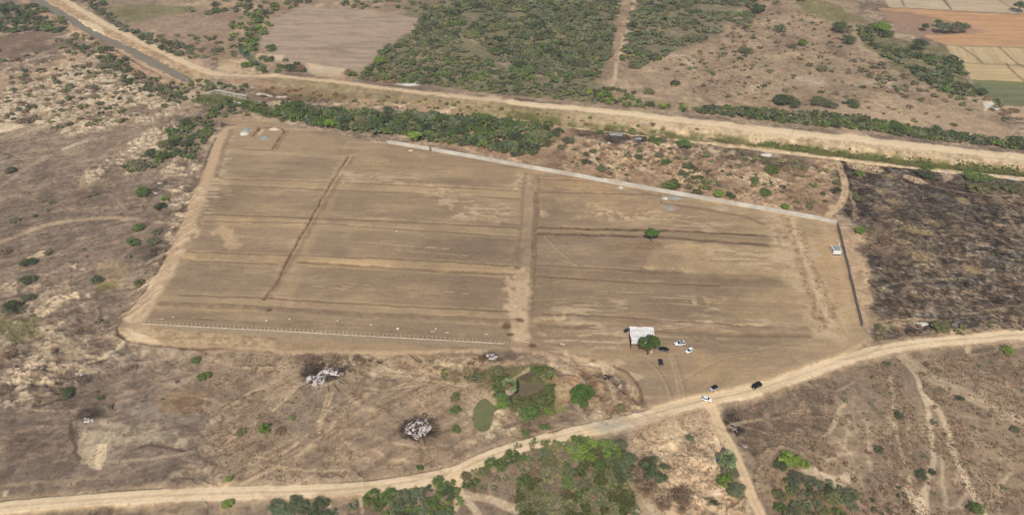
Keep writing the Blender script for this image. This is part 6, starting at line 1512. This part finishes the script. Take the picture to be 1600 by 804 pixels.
def drum(px, py, label, r_=.35, hh=.9):
    x, y = at(px, py); mb = MB(); mb.tube([(0,0,0),(0,0,hh*.1),(0,0,hh*.5),(0,0,hh*.9),(0,0,hh)], [r_*.9,r_,r_*1.04,r_,r_*.85], 14); mb.tube([(r_*.4,0,hh),(r_*.4,0,hh+.06)], .07, 8)
    tag(mb.build('water_drum', M_PLW, loc=(x, y, gz(x,y))), label, 'drum')
drum(981.5,522.5,'white plastic drum by the dark covered load left of the tent'); drum(1017.5,553,'white plastic drum at the foot of the tree by the tent')

# ---- site cabin
M_CABW = simple('white_cabin_sheet', (232,232,230), .5, var=.03, scale=1); M_ROOFG = simple('grey_roof_sheet', (150,154,148), .7, var=.08, scale=1.5); M_DARK = simple('dark_gap', (40,42,46), .6, var=.1); M_GLASS = simple('dark_glass', (26,29,33), .12, var=.1, spec=.6)
x, y = at(1306.5,400.5); z = gz(x, y); t = empty('site_cabin', (x, y, z), math.radians(-3)); tag(t, 'white site cabin with a grey roof standing beside the dark wall', 'cabin')
w2 = 1.85; dp = 4.6; hh = 2.4
mb = MB(); mb.box(-w2,0,.35,w2,dp,hh); mb.build('body', M_CABW, t)
mb = MB(); mb.box(-w2+.25,.25,hh+.003,w2-.12,dp-.3,hh+.10)
for k in range(14): mb.box(-w2+.3+k*.235,.27,hh+.103,-w2+.36+k*.235,dp-.32,hh+.13)
mb.build('roof', M_ROOFG, t)
mb = MB(); mb.box(-w2-.08,-.08,hh+.003,-w2+.22,dp+.08,hh+.16); mb.box(w2-.1,-.08,hh+.003,w2+.08,dp+.08,hh+.16); mb.box(-w2+.223,-.08,hh+.003,w2-.103,.2,hh+.15); mb.build('roof_rim', M_CABW, t)
mb = MB(); mb.box(-w2+.1,-.25,.0,w2-.1,.2,.34); mb.box(-w2+.1,dp-.5,0,w2-.1,dp-.1,.34); mb.build('skid', M_DARK, t)
mb = MB(); mb.box(.2,-.03,.45,.95,-.003,2.15); d_ = mb.build('door', M_CABW, t); mb = MB(); mb.box(.3,-.08,1.2,.36,-.033,1.35); mb.build('handle', M_DARK, d_)
mb = MB(); mb.box(-w2-.04,1.2,1.2,-w2-.003,2.4,2.0); mb.build('window', M_GLASS, t)
drum(1310,385,'white drum between the site cabin and the dark wall', .4, 1.0)

# ---------------------------------------------------------------- cars
M_TYRE = simple('tyre_rubber', (30,30,31), .9, var=.1); M_RIM = simple('alloy_rim', (168,170,174), .3, .8, var=.05); M_LAMP = simple('headlamp_glass', (225,228,232), .1, var=.02); M_TAIL = simple('tail_lamp_glass', (140,24,20), .2, var=.05); M_TRIM = simple('black_trim', (28,28,30), .5, var=.05); M_PLATE = simple('number_plate', (220,218,205), .5, var=.03)
def paintm(name, c): return simple(name, c, .28, var=.02, spec=.6)
PW = paintm('white_car_paint', (236,236,234)); PK = paintm('black_car_paint', (24,25,28)); PS = paintm('silver_car_paint', (168,171,176)); PD = paintm('dark_grey_car_paint', (44,44,48))
def loft(mb, secs, mi=0, cap=True):
    n = len(secs[0]); vs = [v for s in secs for v in s]; fs = []
    for i in range(len(secs)-1):
        for k in range(n): fs.append((i*n+k, (i+1)*n+k, (i+1)*n+(k+1)%n, i*n+(k+1)%n))
    if cap: fs.append(tuple(range(n))); fs.append(tuple((len(secs)-1)*n+k for k in range(n-1,-1,-1)))
    mb.add(vs, fs, mi)
def ring(x, w, z0, z1, c=.14):
    return [(x,-w+c,z0),(x,-w,z0+c),(x,-w*1.0,(z0+z1)*.5),(x,-w+.02,z1-c),(x,-w+c*1.3,z1),(x,w-c*1.3,z1),(x,w-.02,z1-c),(x,w,(z0+z1)*.5),(x,w,z0+c),(x,w-c,z0)]
CAR = {  # kind: length, width, height, belt, hood end x, windscreen top, roof end, rear glass foot
 'suv': dict(L=4.6, W=1.85, Ht=1.72, belt=1.08, hood=1.02, a=.95, b=.25, c=-1.75, d=-2.12, r=.37),
 'hatch': dict(L=3.85, W=1.7, Ht=1.52, belt=.98, hood=.92, a=.95, b=.25, c=-1.35, d=-1.72, r=.31),
 'sedan': dict(L=4.5, W=1.76, Ht=1.46, belt=.95, hood=.88, a=.90, b=.15, c=-.95, d=-1.65, r=.32)}
def make_car(kind, px, py, tail, nose, paint_, label, roofm=None, sunroof=False, rails=False):
    k = CAR[kind]; L = k['L']; W = k['W']/2; h2 = L/2
    x, y = at(px, py, .6); ta = Vector(at(*tail)); no = Vector(at(*nose)); ang = math.atan2(no.y-ta.y, no.x-ta.x)
    t = empty('parked_car', (x, y, gz(x, y)+.02), ang); tag(t, label, 'car', 'cars at the plot entrance')
    mb = MB(); bz = k['belt']; hd = k['hood']
    secs = [(-h2,W*.80,.42,bz-.18),(-h2+.08,W*.92,.34,bz-.06),(-h2+.35,W*.99,.28,bz-.0),(k['d'],W,.26,bz),(-.4,W,.24,bz),(.5,W,.24,bz),(k['a']+.05,W,.25,bz-.02),(h2-.9,W*.99,.27,hd),(h2-.4,W*.95,.28,hd-.07),(h2-.1,W*.86,.32,hd-.18),(h2,W*.74,.38,hd-.30)]
    if kind == 'sedan': secs[2:4] = [(-h2+.35,W*.99,.28,bz-.03),(k['d'],W,.26,bz-.01)]
    loft(mb, [ring(*s) for s in sorted(secs)])
    body = mb.build('body', paint_, t, True)
    for p_ in body.data.polygons: p_.use_smooth = False
    # greenhouse: glass with a painted roof and pillars
    wb, wt = W*.93, W*.74; zt_ = k['Ht']; zb = bz-.01
    gl = MB(); gl.add([(k['a'],-wb,zb),(k['a'],wb,zb),(k['d'],wb,zb),(k['d'],-wb,zb),(k['b'],-wt,zt_-.05),(k['b'],wt,zt_-.05),(k['c'],wt,zt_-.05),(k['c'],-wt,zt_-.05)], [(0,1,5,4),(1,2,6,5),(2,3,7,6),(3,0,4,7),(4,5,6,7)])
    gl.build('window', M_GLASS, t)
    rf = MB(); e = .02
    rf.add([(k['b']+.02,-wt-e,zt_-.05),(k['b']+.02,wt+e,zt_-.05),(k['c']-.02,wt+e,zt_-.05),(k['c']-.02,-wt-e,zt_-.05),(k['b']-.12,-wt+.12,zt_),(k['b']-.12,wt-.12,zt_),(k['c']+.12,wt-.12,zt_),(k['c']+.12,-wt+.12,zt_)], [(0,1,5,4),(1,2,6,5),(2,3,7,6),(3,0,4,7),(4,5,6,7)])
    for s in (-1,1):
        for (xa, xb) in ((k['a'],k['b']),((k['a']+k['d'])/2-.1,(k['b']+k['c'])/2-.1),(k['d'],k['c'])):
            rf.tube([(xa,s*(wb+.005),zb),(xb,s*(wt+.01),zt_-.05)], .045, 5)
    roof = rf.build('roof', roofm or paint_, t)
    if sunroof:
        s_ = MB(); s_.box(k['c']+.55,-.42,zt_+.003,k['b']-.2,.42,zt_+.02); s_.build('sunroof', M_GLASS, roof)
    if rails:
        for s in (-1,1): r_ = MB(); r_.tube([(k['b']-.15,s*(wt-.04),zt_+.07),(k['c']+.1,s*(wt-.04),zt_+.07)], .03, 6); r_.build('roof_rail', M_TRIM, roof)
    # wheels
    rr = k['r']; tm = MB(); tm.tube([(0,-.11,0),(0,-.09,0),(0,.09,0),(0,.11,0)], [rr*.9,rr,rr,rr*.9], 18); tme = tm.mesh('tyre', M_TYRE)
    rm = MB(); rm.tube([(0,-.115,0),(0,.115,0)], rr*.6, 12)
    for q in range(5):
        a_ = q*2*math.pi/5; rm.tube([(0,.118,0),(rr*.55*math.cos(a_),.118,rr*.55*math.sin(a_))], .03, 4)
    rme = rm.mesh('rim', M_RIM); am = MB(); am.tube([(0,-.12,0),(0,.12,0)], .08, 8); ame = am.mesh('wheel', M_TRIM)
    for sx in (h2-.85, -h2+.8):
        for s in (-1,1):
            w_ = bpy.data.objects.new('wheel', ame); COL.objects.link(w_); w_.parent = t; w_.location = (sx, s*(W-.10), rr)
            for nm, m_ in (('tyre', tme), ('rim', rme)):
                o = bpy.data.objects.new(nm, m_); COL.objects.link(o); o.parent = w_
                if s < 0: o.rotation_euler = (0,0,math.pi)
    for s in (-1,1):
        m_ = MB(); m_.box(h2-.30,s*W*.62-.16,hd-.28,h2-.02,s*W*.62+.16,hd-.14); m_.build('headlight', M_LAMP, t)
        m_ = MB(); m_.box(-h2+.02,s*W*.68-.13,bz-.40,-h2+.14,s*W*.68+.13,bz-.12); m_.build('tail_light', M_TAIL, t)
        m_ = MB(); m_.box(k['a']-.15,s*(W+.09)-.09,bz,k['a']+.03,s*(W+.09)+.09,bz+.14); m_.build('mirror', paint_, t)
    m_ = MB(); m_.box(h2-.12,-W*.5,.42,h2+.015,W*.5,hd-.34); m_.build('grille', M_TRIM, t)
    m_ = MB(); m_.box(-h2-.05,-.26,.55,-h2+.02,.26,.68); m_.build('number_plate', M_PLATE, t)
    return t
make_car('suv',1062,538.5,(1071,537.5),(1053,539.5),PW,'white SUV with a dark sunroof, largest car of those parked right of the tent',sunroof=True,rails=True)
make_car('hatch',1077,549.5,(1083.5,546),(1071,553.5),PW,'small white hatchback parked slantwise below the white SUV')
make_car('sedan',1036.5,547.5,(1045,549.5),(1028,545.5),PK,'black long car parked close to the tree by the tent',sunroof=True)
make_car('hatch',1032,567.5,(1033.2,573),(1031,562),PD,'dark compact car standing alone below the others, pointing towards the tent')
make_car('hatch',1115,608.5,(1121,605.5),(1109,611.5),PS,'silver car with a dark roof parked just above the road junction',roofm=PK)
make_car('hatch',1104,624.5,(1097,622.5),(1111,626.5),PW,'white hatchback standing on the road at the junction')
make_car('suv',1182,603,(1190,599.5),(1174,606.5),PK,'black SUV driving on the village road right of the junction',rails=True)
# ---------------------------------------------------------------- thin dry-season haze in the air
mb = MB(); mb.box(-9500, -400, -4, 9500, 9500, 203)
def hz(nt, p):
    out = [n for n in nt.nodes if n.type == 'OUTPUT_MATERIAL'][0]
    nt.nodes.remove(p); v = nt.nodes.new('ShaderNodeVolumePrincipled')
    v.inputs['Color'].default_value = (.86, .90, .95, 1); v.inputs['Density'].default_value = .00015; v.inputs['Anisotropy'].default_value = .2
    nt.links.new(v.outputs[0], out.inputs['Volume'])
ho = mb.build('haze', mat('haze', hz)); tag(ho, kind='stuff')
